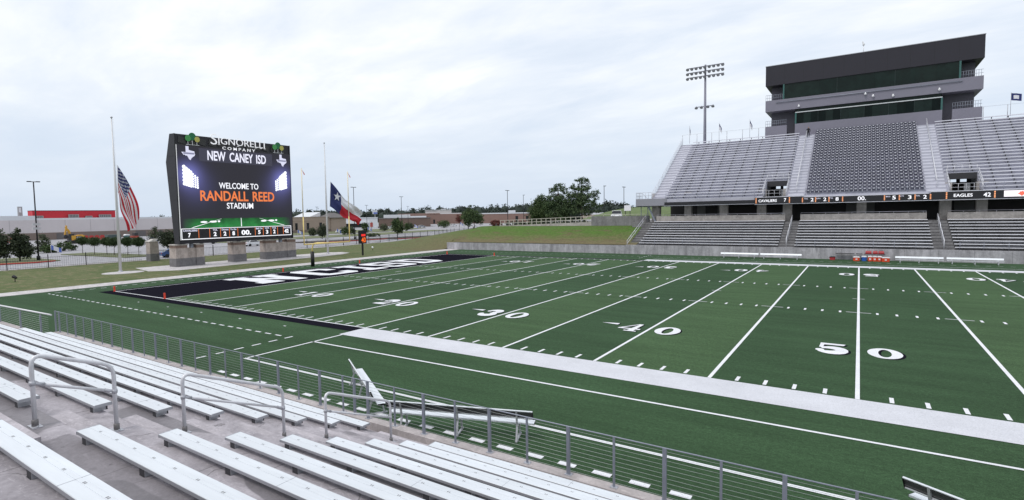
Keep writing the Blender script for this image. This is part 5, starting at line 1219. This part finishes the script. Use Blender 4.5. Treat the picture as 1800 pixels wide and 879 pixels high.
# ================================================================== FENCE, CAR PARK, STREET
t = thing('picket_fence', 'long black picket fence between the lawn and the car park', 'fence', (-47.3, 20, 0))
FP = [(-49.2, -30), (-47.7, 2.3), (-47.2, 16), (-47.0, 19.0)], [(-47.2, 21.0), (-47.6, 36), (-48.5, 52), (-48.6, 62), (-51.8, 76.8), (-57.7, 95.6), (-60.5, 109), (-68.5, 129.6), (-76, 160)]
def fz(x, y): return bank_h(x, y) if x > -47.6 else 0.0
po = []
for line in FP:
    pk, rl = MB(), MB()
    for (xa, ya), (xb, yb) in zip(line, line[1:]):
        d = math.hypot(xb-xa, yb-ya); n = max(1, round(d/4.6))
        for k in range(n): u = k/n; po.append((xa+(xb-xa)*u, ya+(yb-ya)*u))
        for h in (.18, 1.45): rl.bar((xa, ya, h), (xb, yb, h), .035, .035)
        np_ = int(d/.26)
        for k in range(np_): u = (k+.5)/np_; x, y = xa+(xb-xa)*u, ya+(yb-ya)*u; pk.box(x-.008, x+.008, y-.008, y+.008, .05, 1.55)
    rl.build('fence_rail', BLACK, t); pk.build('picket', BLACK, t)
for x, y in po:
    b = MB(); b.box(x-.045, x+.045, y-.045, y+.045, -.2, 1.8); b.lathe((x, y, 1.8), [(.07, 0), (.05, .05), (.01, .09)], 6); b.build('fence_post', BLACK, t)
g = MB(); g.bar((-48.2, 60, -.04), (-48.8, -30, -.04), .9, .16); g.bar((-48.2, 60, -.04), (-52.4, 76.8, -.04), .9, .16); struct(g, 'fence_kerb', PATH)

# street lamps
def lamp_post(label, x, y, h, z0=0, heads=2, r=.11, coll=False):
    t = thing('street_lamp', label, 'street lamp', (x, y, z0), 'car park lamp posts')
    b = MB(); b.tube([(0, 0, 0), (0, 0, h)], [r, r*.7], 8); b.lathe((0, 0, 0), [(.28, 0), (.28, .7), (.2, .75)], 10); b.build('post', LAMPBLK, t, (0, 0, 0))
    b = MB(); b.box(-.06, .06, -.45, .45, h-.05, h+.06); b.build('arm', LAMPBLK, t, (0, 0, 0))
    for s in ((-1, 1) if heads == 2 else (1,)):
        b = MB(); b.box(-.22, .22, s*.62-.26, s*.62+.26, h-.04, h+.1); b.build('lamp_head', LAMPBLK, t, (0, 0, 0))
    if coll:
        for z in (5.2, 5.9):
            b = MB(); b.box(-.15, .15, -.55, .55, z, z+.35); b.build('speaker_horn', mat('horn_grey', (.5, .5, .52), .5), t, (0, 0, 0))
    return t
lamp_post('black lamp post with pale horns, standing left of the red topped store', -67.9, 11.8, 13.2, 0, 2, .13, True)
lamp_post('black lamp post rising behind the one-star flag', -72.4, 87.5, 14.8)
lamp_post('lamp post beside the planted island, second to the right of the goal post', -92.7, 129.6, 13.5)
lamp_post('lamp post just left of the pines on the bank', -41.6, 121, 13.5)
lamp_post('shorter looking lamp post between the bank lamp and the pines', -58.7, 160.5, 13.5, 0, 1)
lamp_post('lamp post half hidden among the pines', -26.7, 119.3, 13.5, 0, 1)
lamp_post('single lamp post between the pines and the pickup truck', -11.1, 121.3, 13.5, 0, 1)
lamp_post('lamp post directly behind the pickup truck', -9.8, 133, 13.5)
for i, (x, y) in enumerate(((-187, 167.5), (-151.6, 168.9), (-170, 219.6))):
    lamp_post(('faint far lamp post seen between the goal uprights', 'faint far lamp post right of the one-star flag', 'faint far lamp post in front of the pale rooftop block')[i], x, y, 12)
# trees beyond the fence
for i, (px, py) in enumerate(((-81.2, 23.0), (-74.5, 22.6), (-71.6, 23.6), (-67.9, 23.4), (-65.2, 24.6), (-61.1, 24.7))):
    tree('clipped_tree', 'small round clipped tree in the row behind the fence, %s from the black lamp post' % ORD[i+1], px, py, 0, [(0, 0, 2.55, 1.1, 1.1, .78), (.1, .1, 2.5, .75, .75, .6)], 1900, .085, 'clipped', 20+i, .05, 2.7, 'row of clipped trees', 4)
tree('magnolia_tree', 'dark broad magnolia at the picture edge behind the fence', -69, 6.6, 0, [(0, 0, 2.8, 1.5, 1.5, 1.9), (-.3, -1.3, 2.3, 1.4, 1.4, 1.5), (.2, .9, 2.0, 1.2, 1.2, 1.4), (0, -.6, 4.2, .9, .9, .9), (0, -1.6, 1.4, 1.3, 1.5, 1.0)], 1500, .19, 'magnolia', 31, .12, 4.2, 'magnolias by the fence')
tree('magnolia_tree', 'dark upright magnolia beside the black lamp post', -68, 9.3, 0, [(0, 0, 2.7, 1.2, 1.2, 1.9), (.1, .6, 1.9, 1.1, 1.1, 1.2), (0, -.3, 4.5, .7, .7, .8), (0, .4, 3.6, .9, .9, .9), (.1, 1.0, 1.3, .8, .8, .8)], 1300, .18, 'magnolia', 32, .11, 4.6, 'magnolias by the fence')
tree('young_tree', 'thin young tree behind the gate pillar', -80, 36.3, 0, [(0, 0, 2.8, 1.2, 1.2, 1.4), (0, .1, 4.3, .6, .6, 1.2)], 500, .13, 'shrub', 33, .06, 5.2)
tree('magnolia_tree', 'round dark magnolia against the left edge of the scoreboard', -75, 36.6, 0, [(0, -.3, 2.7, 1.5, 1.5, 1.5), (0, 1.1, 2.7, 1.2, 1.2, 1.3), (0, .3, 1.5, 1.5, 1.5, .9)], 1300, .17, 'magnolia', 34, .1, 3.4, 'magnolias by the fence')
rng = random.Random(5)
for i, (x, y, w_, h, lb) in enumerate(((-97, 17.5, 3.4, 2.2, 'grey-green shrub behind the black lamp post'), (-100, 26.0, 3.0, 2.0, 'dark shrub in front of the digger tracks'), (-105, 23.5, 2.0, 3.9, 'small pointed tree left of the digger'), (-95, 21.5, 2.4, 1.6, 'low pale shrub between lamp post and clipped trees'), (-120, 20, 1.6, 5.2, 'thin bare looking tree right of the lamp post'))):
    tree('shrub', lb, x, y, -.1, [(0, 0, h*.5, w_*.5, w_*.6, h*.5), (0, w_*.5, h*.38, w_*.4, w_*.4, h*.36)], 420, .17, 'shrub' if i % 2 == 0 else 'oak', 60+i, .06, h*.8, 'shrubs at the car park', 3, 'shrub')
tree('street_tree', 'round dark tree on the planted island between the two lamp posts', -66.2, 98.6, 0, [(0, 0, 3.3, 1.7, 1.7, 1.8), (0, 1.2, 2.9, 1.1, 1.1, 1.3), (0, -.8, 4.4, 1.0, 1.0, 1.1), (0, .2, 5.2, .6, .6, .7)], 1400, .17, 'oak', 35, .09, 5)
tree('street_tree', 'dark tree behind the second flagpole', -88, 88.6, 0, [(0, 0, 2.2, 1.6, 1.6, 1.5), (0, .8, 3.3, .8, .8, 1.0)], 800, .18, 'magnolia', 36, .09, 3.6)
for i, (x, y, h, w_, k_, lb) in enumerate(((-112, 104, 3.0, 2.2, 'shrub', 'pale shrub left of the second flagpole'), (-110, 120, 2.9, 2.8, 'shrub', 'grey-green shrub right of the goal post'), (-104, 112, 3.2, 3.0, 'oak', 'dark shrub between the goal uprights'), (-112, 129.5, 4.2, 2.4, 'oak', 'rounded dark tree beyond the play clock'), (-122, 150, 3.4, 3.2, 'shrub', 'grey bushy tree beside the red street sign'),
                                        (-116, 158, 3.2, 2.0, 'oak', 'slim dark tree in front of the brown store'), (-130, 176, 3.6, 3.0, 'shrub', 'broad pale shrub in front of the brown store'), (-84, 105, 1.0, 5.0, 'shrub', 'low pale ground shrub on the planted island'))):
    tree('shrub', lb, x, y, -.1, [(0, 0, h*.55, w_*.5, w_*.5, h*.48), (0, w_*.45, h*.4, w_*.35, w_*.4, h*.36)], 450, .19, k_, 80+i, .07, h*.9, 'shrubs along the street', 3, 'shrub')
tree('street_tree', 'tall dark tree with an open top left of the bank', -92.4, 171.4, 0, [(0, 0, 6.6, 2.6, 2.6, 2.2), (0, -1.6, 5.2, 2.0, 2.0, 2.0), (0, .6, 8.6, 1.2, 1.2, 1.0), (0, 1.0, 10.2, 1.3, 1.3, .5), (0, 0, 3.2, 1.9, 1.9, 2.0), (0, 1.6, 5.6, 1.8, 1.8, 1.4)], 1800, .24, 'oak', 37, .16, 10.5)
tree('street_tree', 'broad dark tree just right of the open-topped tree', -96, 181, 0, [(0, 0, 5.6, 3.4, 3.4, 2.6), (0, 3.0, 4.6, 2.6, 2.6, 2.0), (0, -2.0, 6.8, 1.8, 1.8, 1.5), (0, 5.2, 3.6, 1.8, 1.8, 1.5)], 1700, .25, 'oak', 38, .18, 7)
tree('round_bush', 'wide low dome of shrubbery in front of the long brick store', -131, 204, 0, [(0, 0, 1.9, 2, 5.4, 1.8)], 700, .22, 'oak', 39, .1, 2, None, 3, 'bush')
tree('street_tree', 'reddish thin tree in front of the long brick store', -128, 213, 0, [(0, 0, 4.6, 1.6, 2.2, 2.6)], 420, .2, 'red', 40, .1, 6)
for i, (x, y, h, w_, lb) in enumerate(((-96, 236, 5.0, 3.2, 'dark tree beside the far brick store at the bank'), (-92, 268, 6.2, 3.6, 'dark rounded tree in front of the far brick store'), (-86, 300, 4.2, 3.6, 'low dark tree near the pines'))):
    tree('street_tree', lb, x, y, 0, [(0, 0, h*.55, w_*.5, w_*.7, h*.45), (0, w_*.3, h*.4, w_*.4, w_*.5, h*.35)], 520, .26, 'oak', 41+i, .1, h*.9)

# feather banners leaning along the street
BAN = mat('banner_blue', (.10, .16, .50), .7)
for i, (x, y, lb) in enumerate(((-79.4, 17.2, 'blue and white banner flag by the black lamp post'), (-100, 39.8, 'blue and white banner flag behind the clipped trees'), (-100, 44.6, 'blue and white banner flag just left of the gate pillar'), (-92, 58.5, 'blue and white banner flag seen under the scoreboard'),
                                (-108, 95, 'banner flag right beside the scoreboard edge'), (-104, 108.4, 'banner flag between the flagpole and goal upright'), (-110, 129, 'banner flag above the play clock'), (-120, 168, 'banner flag in front of the long brick store'), (-128, 214, 'banner flag near the open-topped tree'))):
    t = thing('banner_flag', lb, 'flag', (x, y, -.1), 'blue and white banner flags along the street'); sc_ = 1.0 + max(0, (-x-80)/70)*.4
    b = MB(); b.tube([(0, 0, 0), (0, .0, 2.2*sc_)], .025, 5); b.build('staff', WHITE, t, (0, 0, 0))
    b = MB()
    for s in range(4):
        b.m = 0 if s in (0, 3) else 1
        y0, y1 = s*.42*sc_, (s+1)*.42*sc_; zt = lambda u: (2.2-.75*(u/1.7/sc_)**1.0)*sc_
        b.quad((.05*math.sin(3*y0), y0, zt(y0)), (.05*math.sin(3*y0), y0, zt(y0)-.85*sc_), (.05*math.sin(3*y1), y1, zt(y1)-.85*sc_), (.05*math.sin(3*y1), y1, zt(y1)))
    b.build('cloth', [BAN, FWH], t, (0, 0, 0))

# ------------------------------------------------------------------ digger and site things by the store
CATY = mat('digger_yellow', (.56, .30, .03), .45, 0, .08, 2)
t = thing('excavator', 'yellow tracked digger with its arm folded up in front of the big store', 'excavator', (-148, 44.6, -.1))
for s in (-1, 1):
    b = MB(); b.prism([(-2.2*.0+s*1.2-.35, -1.9, .35), (s*1.2-.35, -2.2, .62), (s*1.2-.35, -1.9, .95), (s*1.2-.35, 1.9, .95), (s*1.2-.35, 2.2, .62), (s*1.2-.35, 1.9, .35), (s*1.2-.35, 1.6, .05), (s*1.2-.35, -1.6, .05)][::-1], (.7, 0, 0)); b.build('track', BLACK, t, (0, 0, 0))
b = MB(); b.box(-1.4, 1.4, -1.2, 2.3, 1.05, 2.45); b.box(-1.3, .2, 1.0, 2.25, 2.45, 2.62); b.build('house', CATY, t, (0, 0, 0))
b = MB(); b.prism([(.2, -2.0, 1.05), (.2, -2.0, 2.2), (.2, -1.7, 3.0), (.2, -.4, 3.0), (.2, -.4, 1.05)], (1.15, 0, 0)); b.build('cab', mat('cab_dark', (.03, .03, .032), .3), t, (0, 0, 0))
b = MB(); x_ = text_mb('CAT', 1.25, .45, .02, .04); b.merge(x_, M_plane((1.42, .75, 1.85), (0, 1, 0), (0, 0, 1))); b.build('lettering', WHITE, t, (0, 0, 0))
b = MB(); b.box(1.405, 1.415, -.05, 1.5, 1.5, 2.2); b.build('logo_panel', BLACK, t, (0, 0, 0))
b = MB(); b.prism([(-.6, -.5, 2.3), (-.6, -1.0, 3.9), (-.6, -1.9, 5.1), (-.6, -2.2, 5.0), (-.6, -1.5, 3.6), (-.6, -1.2, 2.3)], (.5, 0, 0)); b.build('boom', CATY, t, (0, 0, 0))
b = MB(); b.prism([(-.55, -1.9, 5.6), (-.55, -1.55, 5.2), (-.55, -2.1, 2.6), (-.55, -2.45, 2.7)], (.4, 0, 0)); b.build('arm', CATY, t, (0, 0, 0))
b = MB(); b.prism([(-.9, -2.6, 2.7), (-.9, -2.0, 2.7), (-.9, -1.6, 2.1), (-.9, -2.1, 1.6), (-.9, -2.8, 2.0)], (1.1, 0, 0)); b.build('bucket', DARKSTEEL, t, (0, 0, 0))
for k in range(14):
    y = 47.5+k*1.75 if k > 4 else 33.5+k*1.7
    t = thing('red_barrier', 'red plastic barrier in the row along the foot of the big store', 'barrier', (-182, y, -.1), 'red barriers along the store')
    b = MB(); b.prism([(.0, -.75, 0), (.45, -.75, 0), (.32, -.75, .35), (.28, -.75, 1.35), (.17, -.75, 1.35), (.13, -.75, .35)], (0, 1.5, 0)); b.build('barrier_body', mat('barrier_red', (.42, .03, .03), .6, 0, .1, 1), t, (0, 0, 0))
    b = MB(); b.box(.20, .26, -.5, .5, 1.35, 1.6); b.build('lifting_bar', mat('barrier_red', (.42, .03, .03)), t, (0, 0, 0))
t = thing('site_container', 'grey-green site container behind the first flagpole', 'container', (-140, 52.6, -.1))
b = MB(); b.box(-142.4, -140, 50.6, 54.2, -.1, 2.35); b.build('container_body', mat('container_green', (.07, .10, .10), .6, .1, .1, 1), t)
b = MB()
for k in range(16): b.box(-140, -139.95, 50.7+k*.22, 50.8+k*.22, .1, 2.2)
b.build('corrugation', mat('container_green', (.07, .10, .10)), t)
t = thing('portable_toilet', 'teal portable toilet with a white roof beside the container', 'toilet', (-139.5, 55.6, -.1))
b = MB(); b.box(-140.3, -139.1, 55.0, 56.3, -.1, 2.0); b.build('cabin', mat('toilet_teal', (.08, .15, .17), .6), t)
b = MB(); b.prism([(-140.4, 54.9, 2.0), (-140.4, 56.4, 2.0), (-140.4, 56.1, 2.35), (-140.4, 55.2, 2.35)], (1.4, 0, 0)); b.build('roof', WHITE, t)
b = MB(); b.box(-139.1, -139.05, 55.2, 56.1, 0, 1.9); b.build('door', mat('toilet_door', (.10, .19, .21), .6), t)
t = thing('red_loader', 'small orange-red loader by the store wall left of the gate pillar', 'loader', (-150, 62.5, -.1))
b = MB(); b.box(-151, -149, 61.2, 63.2, .5, 1.5); b.build('body', mat('loader_red', (.40, .06, .04), .5), t); b = MB(); b.box(-150.8, -149.2, 62.0, 63.1, 1.5, 2.5); b.build('cab', mat('cab_dark', (.03, .03, .032), .3), t)
for yy in (61.5, 63.0):
    b = MB(); b.lathe((-149, yy, .45), [(.1, -.15), (.45, -.12), (.45, .12), (.1, .15)], 12, (1, 0, 0)); b.build('wheel', TYRE, t)

# parked cars
cars = [(-106, 195.3, 1.45, CARW, 'white car near the open-topped tree at the edge of the bank'), (-150, 237, 1.5, CARW, 'white car parked in front of the long brick store'), (-150, 182.6, 1.6, CARW, 'white car right of the play clock by the shrubs'), (-152, 210.5, 1.2, CARS, 'silver car by the second lamp post beyond the play clock'),
        (-128, 131.5, .2, CARW, 'white car in front of the tan shop'), (-130, 137.5, .3, CARS, 'silver car just right of the white one at the tan shop'), (-72, 55, 1.5, CARW, 'white car seen under the middle of the scoreboard'), (-96, 57, 1.2, CARD, 'dark car seen under the scoreboard'), (-132, 72, 1.5, CARW, 'white car parked by the gate pillar'),
        (-120, 13.5, 1.5, CARW, 'white car left of the black lamp post'), (-53, 27, 1.4, CARB, 'dark blue car just behind the gate pillar'), (-168, 205, 1.2, CARD, 'dark car in front of the long brick store')]
for x, y, rz, pn, lb in cars: vehicle('parked_car', lb, 'car', (x, y, -.1), rz, pn, 'car', 'cars in the car park and street')

# ------------------------------------------------------------------ buildings
BRK = mat('brick_red_brown', (.235, .15, .125), .85, 0, .07, .25); BRD = mat('brick_dark', (.15, .105, .085), .85, 0, .06, .3); TAN = mat('stucco_tan', (.36, .285, .24), .85, 0, .06, .25); PALE = mat('wall_pale', (.57, .53, .54), .8, 0, .05, .2); LOWB = mat('wall_brown_base', (.20, .155, .135), .85, 0, .06, .3)
ROOFW = mat('roof_white', (.62, .64, .67), .6, 0, .05, .1); ROOFG = mat('roof_grey', (.13, .12, .12), .8, 0, .1, .5); STORE_RED = mat('store_red', (.50, .015, .03), .5, 0, .05, .3); WIND = mat('shop_window', (.02, .022, .025), .1); UNIT = mat('roof_unit', (.32, .32, .33), .6, .2, .1, 1)
t = thing('big_store', 'long pale big-box store with a red upper storey on its roof', 'building', (-204, 50, 0))
b = MB(); b.box(-300, -204, -60, 112, 2.6, 7.4); b.build('wall', PALE, t)
b = MB(); b.box(-300.2, -203.9, -60.2, 112.1, -.3, 2.6); b.build('base_wall', LOWB, t)
b = MB(); b.box(-300, -204.02, -60, 52, 7.4, 9.0); b.box(-300, -204.0, 52.02, 112, 7.4, 8.05); b.build('parapet', ROOFW, t)
b = MB(); b.box(-211, -206, 51.6, 79.5, 8.06, 10.85); su = b.build('red_storey', STORE_RED, t)
b = MB(); b.box(-211.1, -205.9, 51.5, 79.6, 10.85, 11.0); b.build('coping', BLACK, su)
for y0, y1, z0, z1_ in ((62.8, 66, 8.06, 9.4), (68.5, 70.6, 8.06, 8.8), (73.3, 77.4, 8.06, 9.3), (51.0, 54.5, 8.06, 9.0)):
    b = MB(); b.box(-205.9, -204.6, y0, y1, z0, z1_); b.m = 1
    for k in range(6): b.box(-204.6, -204.57, y0+.1+k*(y1-y0-.2)/6, y0+.1+(k+.6)*(y1-y0-.2)/6, z0+.15, z1_-.15)
    b.build('roof_unit', [UNIT, ROOFG], t)
for y0, y1 in ((14, 16.2), (30, 34), (58, 60), (86, 90), (95, 97)):
    b = MB(); b.box(-203.9, -203.84, y0, y1, -.2, 2.3); b.build('service_door', ROOFG, t)
for k in range(20): 
    b = MB(); b.box(-204.0, -203.96, -58+k*8.5, -57.9+k*8.5, 2.6, 7.4); b.build('downpipe', mat('pipe_pale', (.36, .34, .345), .7), t)
t = thing('store_sign_tower', 'grey sign tower rising behind the left end of the big store', 'sign', (-215, 49.8, 8)); b = MB(); b.box(-215, -214, 49.6, 50.9, -.1, 12.6); b.build('tower', UNIT, t); b = MB(); b.box(-213.99, -213.9, 49.8, 50.5, 10.4, 12.2); b.build('sign_face', ROOFW, t)
t = thing('highway_overpass', 'long grey highway overpass on the horizon behind the big store', 'bridge', (-330, 40, 0))
b = MB(); b.box(-345, -330, -80, 70, 11.4, 12.6); b.build('deck', CONC_FAR, t); b = MB(); b.box(-330.2, -330.02, -80, 70, 12.2, 13.3); b.build('parapet', CONC_COL, t)
for k in range(6): b = MB(); b.box(-341, -334, -70+k*24, -67+k*24, 0, 11.4); b.build('bridge_pier', CONC_FAR, t)
def shop(label, x, y0, y1, depth, h, wall, roofm, base=None, par=None, wins=(), band=None):
    t = thing('shop_building', label, 'building', (x, y0, -.1))
    b = MB(); b.box(x-depth, x, y0, y1, -.2, h); b.build('wall', wall, t)
    b = MB(); b.box(x-depth-.15, x+.15, y0-.15, y1+.15, h, h+(par or .35)); b.build('roof_edge', roofm, t)
    if base: b = MB(); b.box(x-.01, x+.06, y0-.02, y1+.02, -.2, base); b.build('base_band', LOWB, t)
    if band: b = MB(); b.box(x+.0, x+.08, y0, y1, band, band+.25); b.build('cornice_band', ROOFW if False else TAN, t)
    for a, c, z0, z1_ in wins:
        b = MB(); b.box(x-.02, x+.10, a, c, z0, z1_); w_ = b.build('window', WIND, t); b = MB(); b.box(x+.0, x+.14, a-.12, c+.12, z1_, z1_+.16); b.build('lintel', TAN, w_)
    return t
tb = shop('tan shop with a dark hipped roof tower behind the goal post', -153, 124, 155, 30, 6.5, TAN, TAN, 1.2, .3, ((149.4, 152.6, .2, 2.6), (141, 142.4, 1.2, 4.2), (134, 135.3, 1.2, 4.2), (128, 129.2, 1.2, 4.2)), 5.0)
b = MB(); b.box(-161, -152.6, 147.4, 156.4, -.2, 6.3); b.build('tower_wall', TAN, tb)
b = MB(); b.prism([(-161.5, 146.4, 6.3), (-152, 146.4, 6.3), (-156.7, 149.8, 8.5)], (0, .02, 0)); b.add([(-161.8, 146.2, 6.3), (-151.6, 146.2, 6.3), (-151.6, 157.4, 6.3), (-161.8, 157.4, 6.3), (-156.8, 150.4, 8.6), (-156.8, 153.2, 8.6)], [(0, 1, 4), (1, 2, 5, 4), (2, 3, 5), (3, 0, 4, 5), (3, 2, 1, 0)]); b.build('hip_roof', ROOFG, tb)
b = MB(); b.prism([(-172, 141.5, 6.9), (-172, 147.5, 6.9), (-172, 147.5, 9.0)], (12, 0, 0)); b.build('roof_gable', ROOFW, tb)
def rot_block(name, label, p, q, depth, parts):
    """p, q: front corners on the ground; parts: (name, u0, u1, d0, d1, z0, z1, material)"""
    t = thing(name, label, 'building', (p[0], p[1], 0)); p, q = Vector((*p, 0)), Vector((*q, 0)); e = q-p; L_ = e.length; e.normalize(); n = Vector((-e.y, e.x, 0))
    if n.dot(p-Vector((45, -21, 0))) < 0: n = -n
    for nm, u0, u1, d0, d1, z0, z1_, m_ in parts:
        b = MB(); c = p+e*(u0+u1)/2*L_+n*(d0+d1)/2+Vector((0, 0, (z0+z1_)/2)); b.obox(c, e*(u1-u0)*L_/2, n*(d1-d0)/2, (0, 0, (z1_-z0)/2)); b.build(nm, m_, t)
    return t
rot_block('shop_building', 'white fronted shop with a brown side wall right of the one-star flag', (-201.5, 197), (-187.2, 212), 30,
          [('wall', 0, 1, 0, 30, -.2, 5.7, ROOFW), ('roof_edge', -.01, 1.01, -.3, 31, 5.7, 6.1, ROOFW), ('canopy', .05, .75, -1.2, 0, 2.6, 3.4, ROOFW), ('window', .1, .7, -.06, .3, .3, 2.5, WIND)])
rot_block('shop_building', 'dark brown store with a pale curved skylight roof, right of the white shop', (-187, 212.5), (-165, 234), 36,
          [('wall', 0, 1, 0, 36, -.2, 5.0, BRD), ('roof_edge', -.005, 1.005, -.2, 36.2, 5.0, 5.45, ROOFG), ('skylight', .1, .62, 6, 30, 5.46, 7.4, ROOFW)])
rot_block('shop_building', 'long red-brown brick store in the middle distance left of the bank', (-246.7, 293.6), (-206, 327), 60,
          [('wall', 0, 1, 0, 60, -.2, 7.6, BRK), ('parapet', .0, .62, -.2, 60, 7.6, 8.3, BRK), ('roof_unit', .62, .95, 8, 30, 7.62, 8.3, ROOFW), ('window', .52, .545, -.1, .3, .2, 3.4, WIND), ('roof_sheet', .05, .42, -14, -.4, 5.2, 6.4, ROOFW), ('front_wing', .0, .43, -14, -.3, -.2, 5.19, BRD)])
rot_block('shop_building', 'far brick store with white roof line beside the ramp railing', (-196, 322), (-140, 356), 50,
          [('wall', 0, 1, 0, 50, -.2, 6.9, BRK), ('roof_edge', -.01, 1.01, -.2, 50, 6.9, 7.7, ROOFW), ('window', .50, .53, -.1, .3, 1.2, 5, WIND), ('window', .62, .65, -.1, .3, 1.2, 5, WIND), ('sign_panel', .42, .50, -.2, 2, 7.72, 9.4, ROOFW)])
rot_block('office_block', 'pale flat-roofed block rising above the long brick store', (-340, 438), (-318, 456), 26,
          [('wall', .42, 1, 0, 26, -.2, 12.2, PALE), ('wall', 0, .42, 0, 26, -.2, 11.6, PALE), ('roof_edge', -.01, 1.01, -.3, 26.3, 12.2, 12.8, ROOFW), ('roof_edge', 0, .419, -.3, 26.3, 11.61, 12.2, ROOFG), ('roof_unit', .6, .8, 4, 12, 12.81, 13.9, UNIT)])
rot_block('warehouse', 'low white roofed warehouse seen behind the pines on the bank', (-110, 330), (-40, 345), 30, [('wall', 0, 1, 0, 30, -.2, 5.2, TAN), ('roof_edge', -.01, 1.01, -.3, 30, 5.2, 6.4, ROOFW)])
t = thing('water_tower_sign', 'small blue and white roadside sign above the brick store roof', 'sign', (-330, 352, 0)); b = MB(); b.box(-330.3, -329.7, 351.7, 352.3, 0, 10); b.build('post', UNIT, t); b = MB(); b.box(-330.4, -329.5, 349.3, 354.7, 9.0, 12.6); b.build('sign_face', ROOFW, t); b = MB(); b.box(-329.49, -329.4, 349.5, 354.5, 9.2, 10.6); b.build('blue_band', BAN, t)
t = thing('street_sign', 'red and white street sign on a post between shrubs beyond the play clock', 'sign', (-118, 139, 0)); b = MB(); b.box(-118.1, -117.9, 138.9, 139.1, -.1, 4.4); b.build('post', UNIT, t); b = MB(); b.box(-118.2, -117.85, 138.4, 139.6, 2.2, 4.0); b.build('sign_face', mat('sign_red', (.40, .08, .07), .6), t)
t = thing('radio_mast', 'thin lattice radio mast on the horizon behind the big store', 'mast', (-420, 175, 0)); b = MB(); b.tube([(-420, 175, 0), (-420, 175, 27)], [.35, .12], 5); b.build('mast', UNIT, t); b = MB(); b.bar((-420, 173, 22), (-420, 180, 22), .3, .3); b.build('cross_bar', UNIT, t)

# ------------------------------------------------------------------ far woods along the horizon
rng = random.Random(3); wv = MB()
def woods(a0, a1, d, h0, h1, n, seed):
    r_ = random.Random(seed)
    for k in range(n):
        a = R(a0+(a1-a0)*(k+r_.random())/n); dd = d*r_.uniform(.95, 1.12); f = k/n
        h = (h0+(h1-h0)*f)*r_.uniform(.62, 1.1); rad = r_.uniform(5, 9)
        x, y = 45.6+dd*math.sin(a), -21.7+dd*math.cos(a)
        crown(wv, [(x, y, h*.55, rad, rad, h*.47)], 74, 1.05, r_, (0, 1), .9, 5.0)
        wv.m = 0; prof = []
        for j in range(7): q = j/6*math.pi; prof.append((max(.05, math.sin(q))*rad*r_.uniform(.85, 1.05), h*.47-math.cos(q)*h*.47))
        wv.lathe((x, y, 0), prof, 9)
woods(-62, -47, 690, 15, 15, 60, 1); woods(-50, -26, 720, 14.5, 20.5, 110, 2); woods(-27, -12, 520, 15.5, 12.5, 60, 4); woods(-84, -62, 760, 8, 11, 60, 5); woods(-12, 20, 560, 12, 14, 60, 6)
o = wv.build('far_woods', list(LEAF['woods'])); tag(o, 'dark belt of far woods along the horizon', 'woods', None, 'stuff')
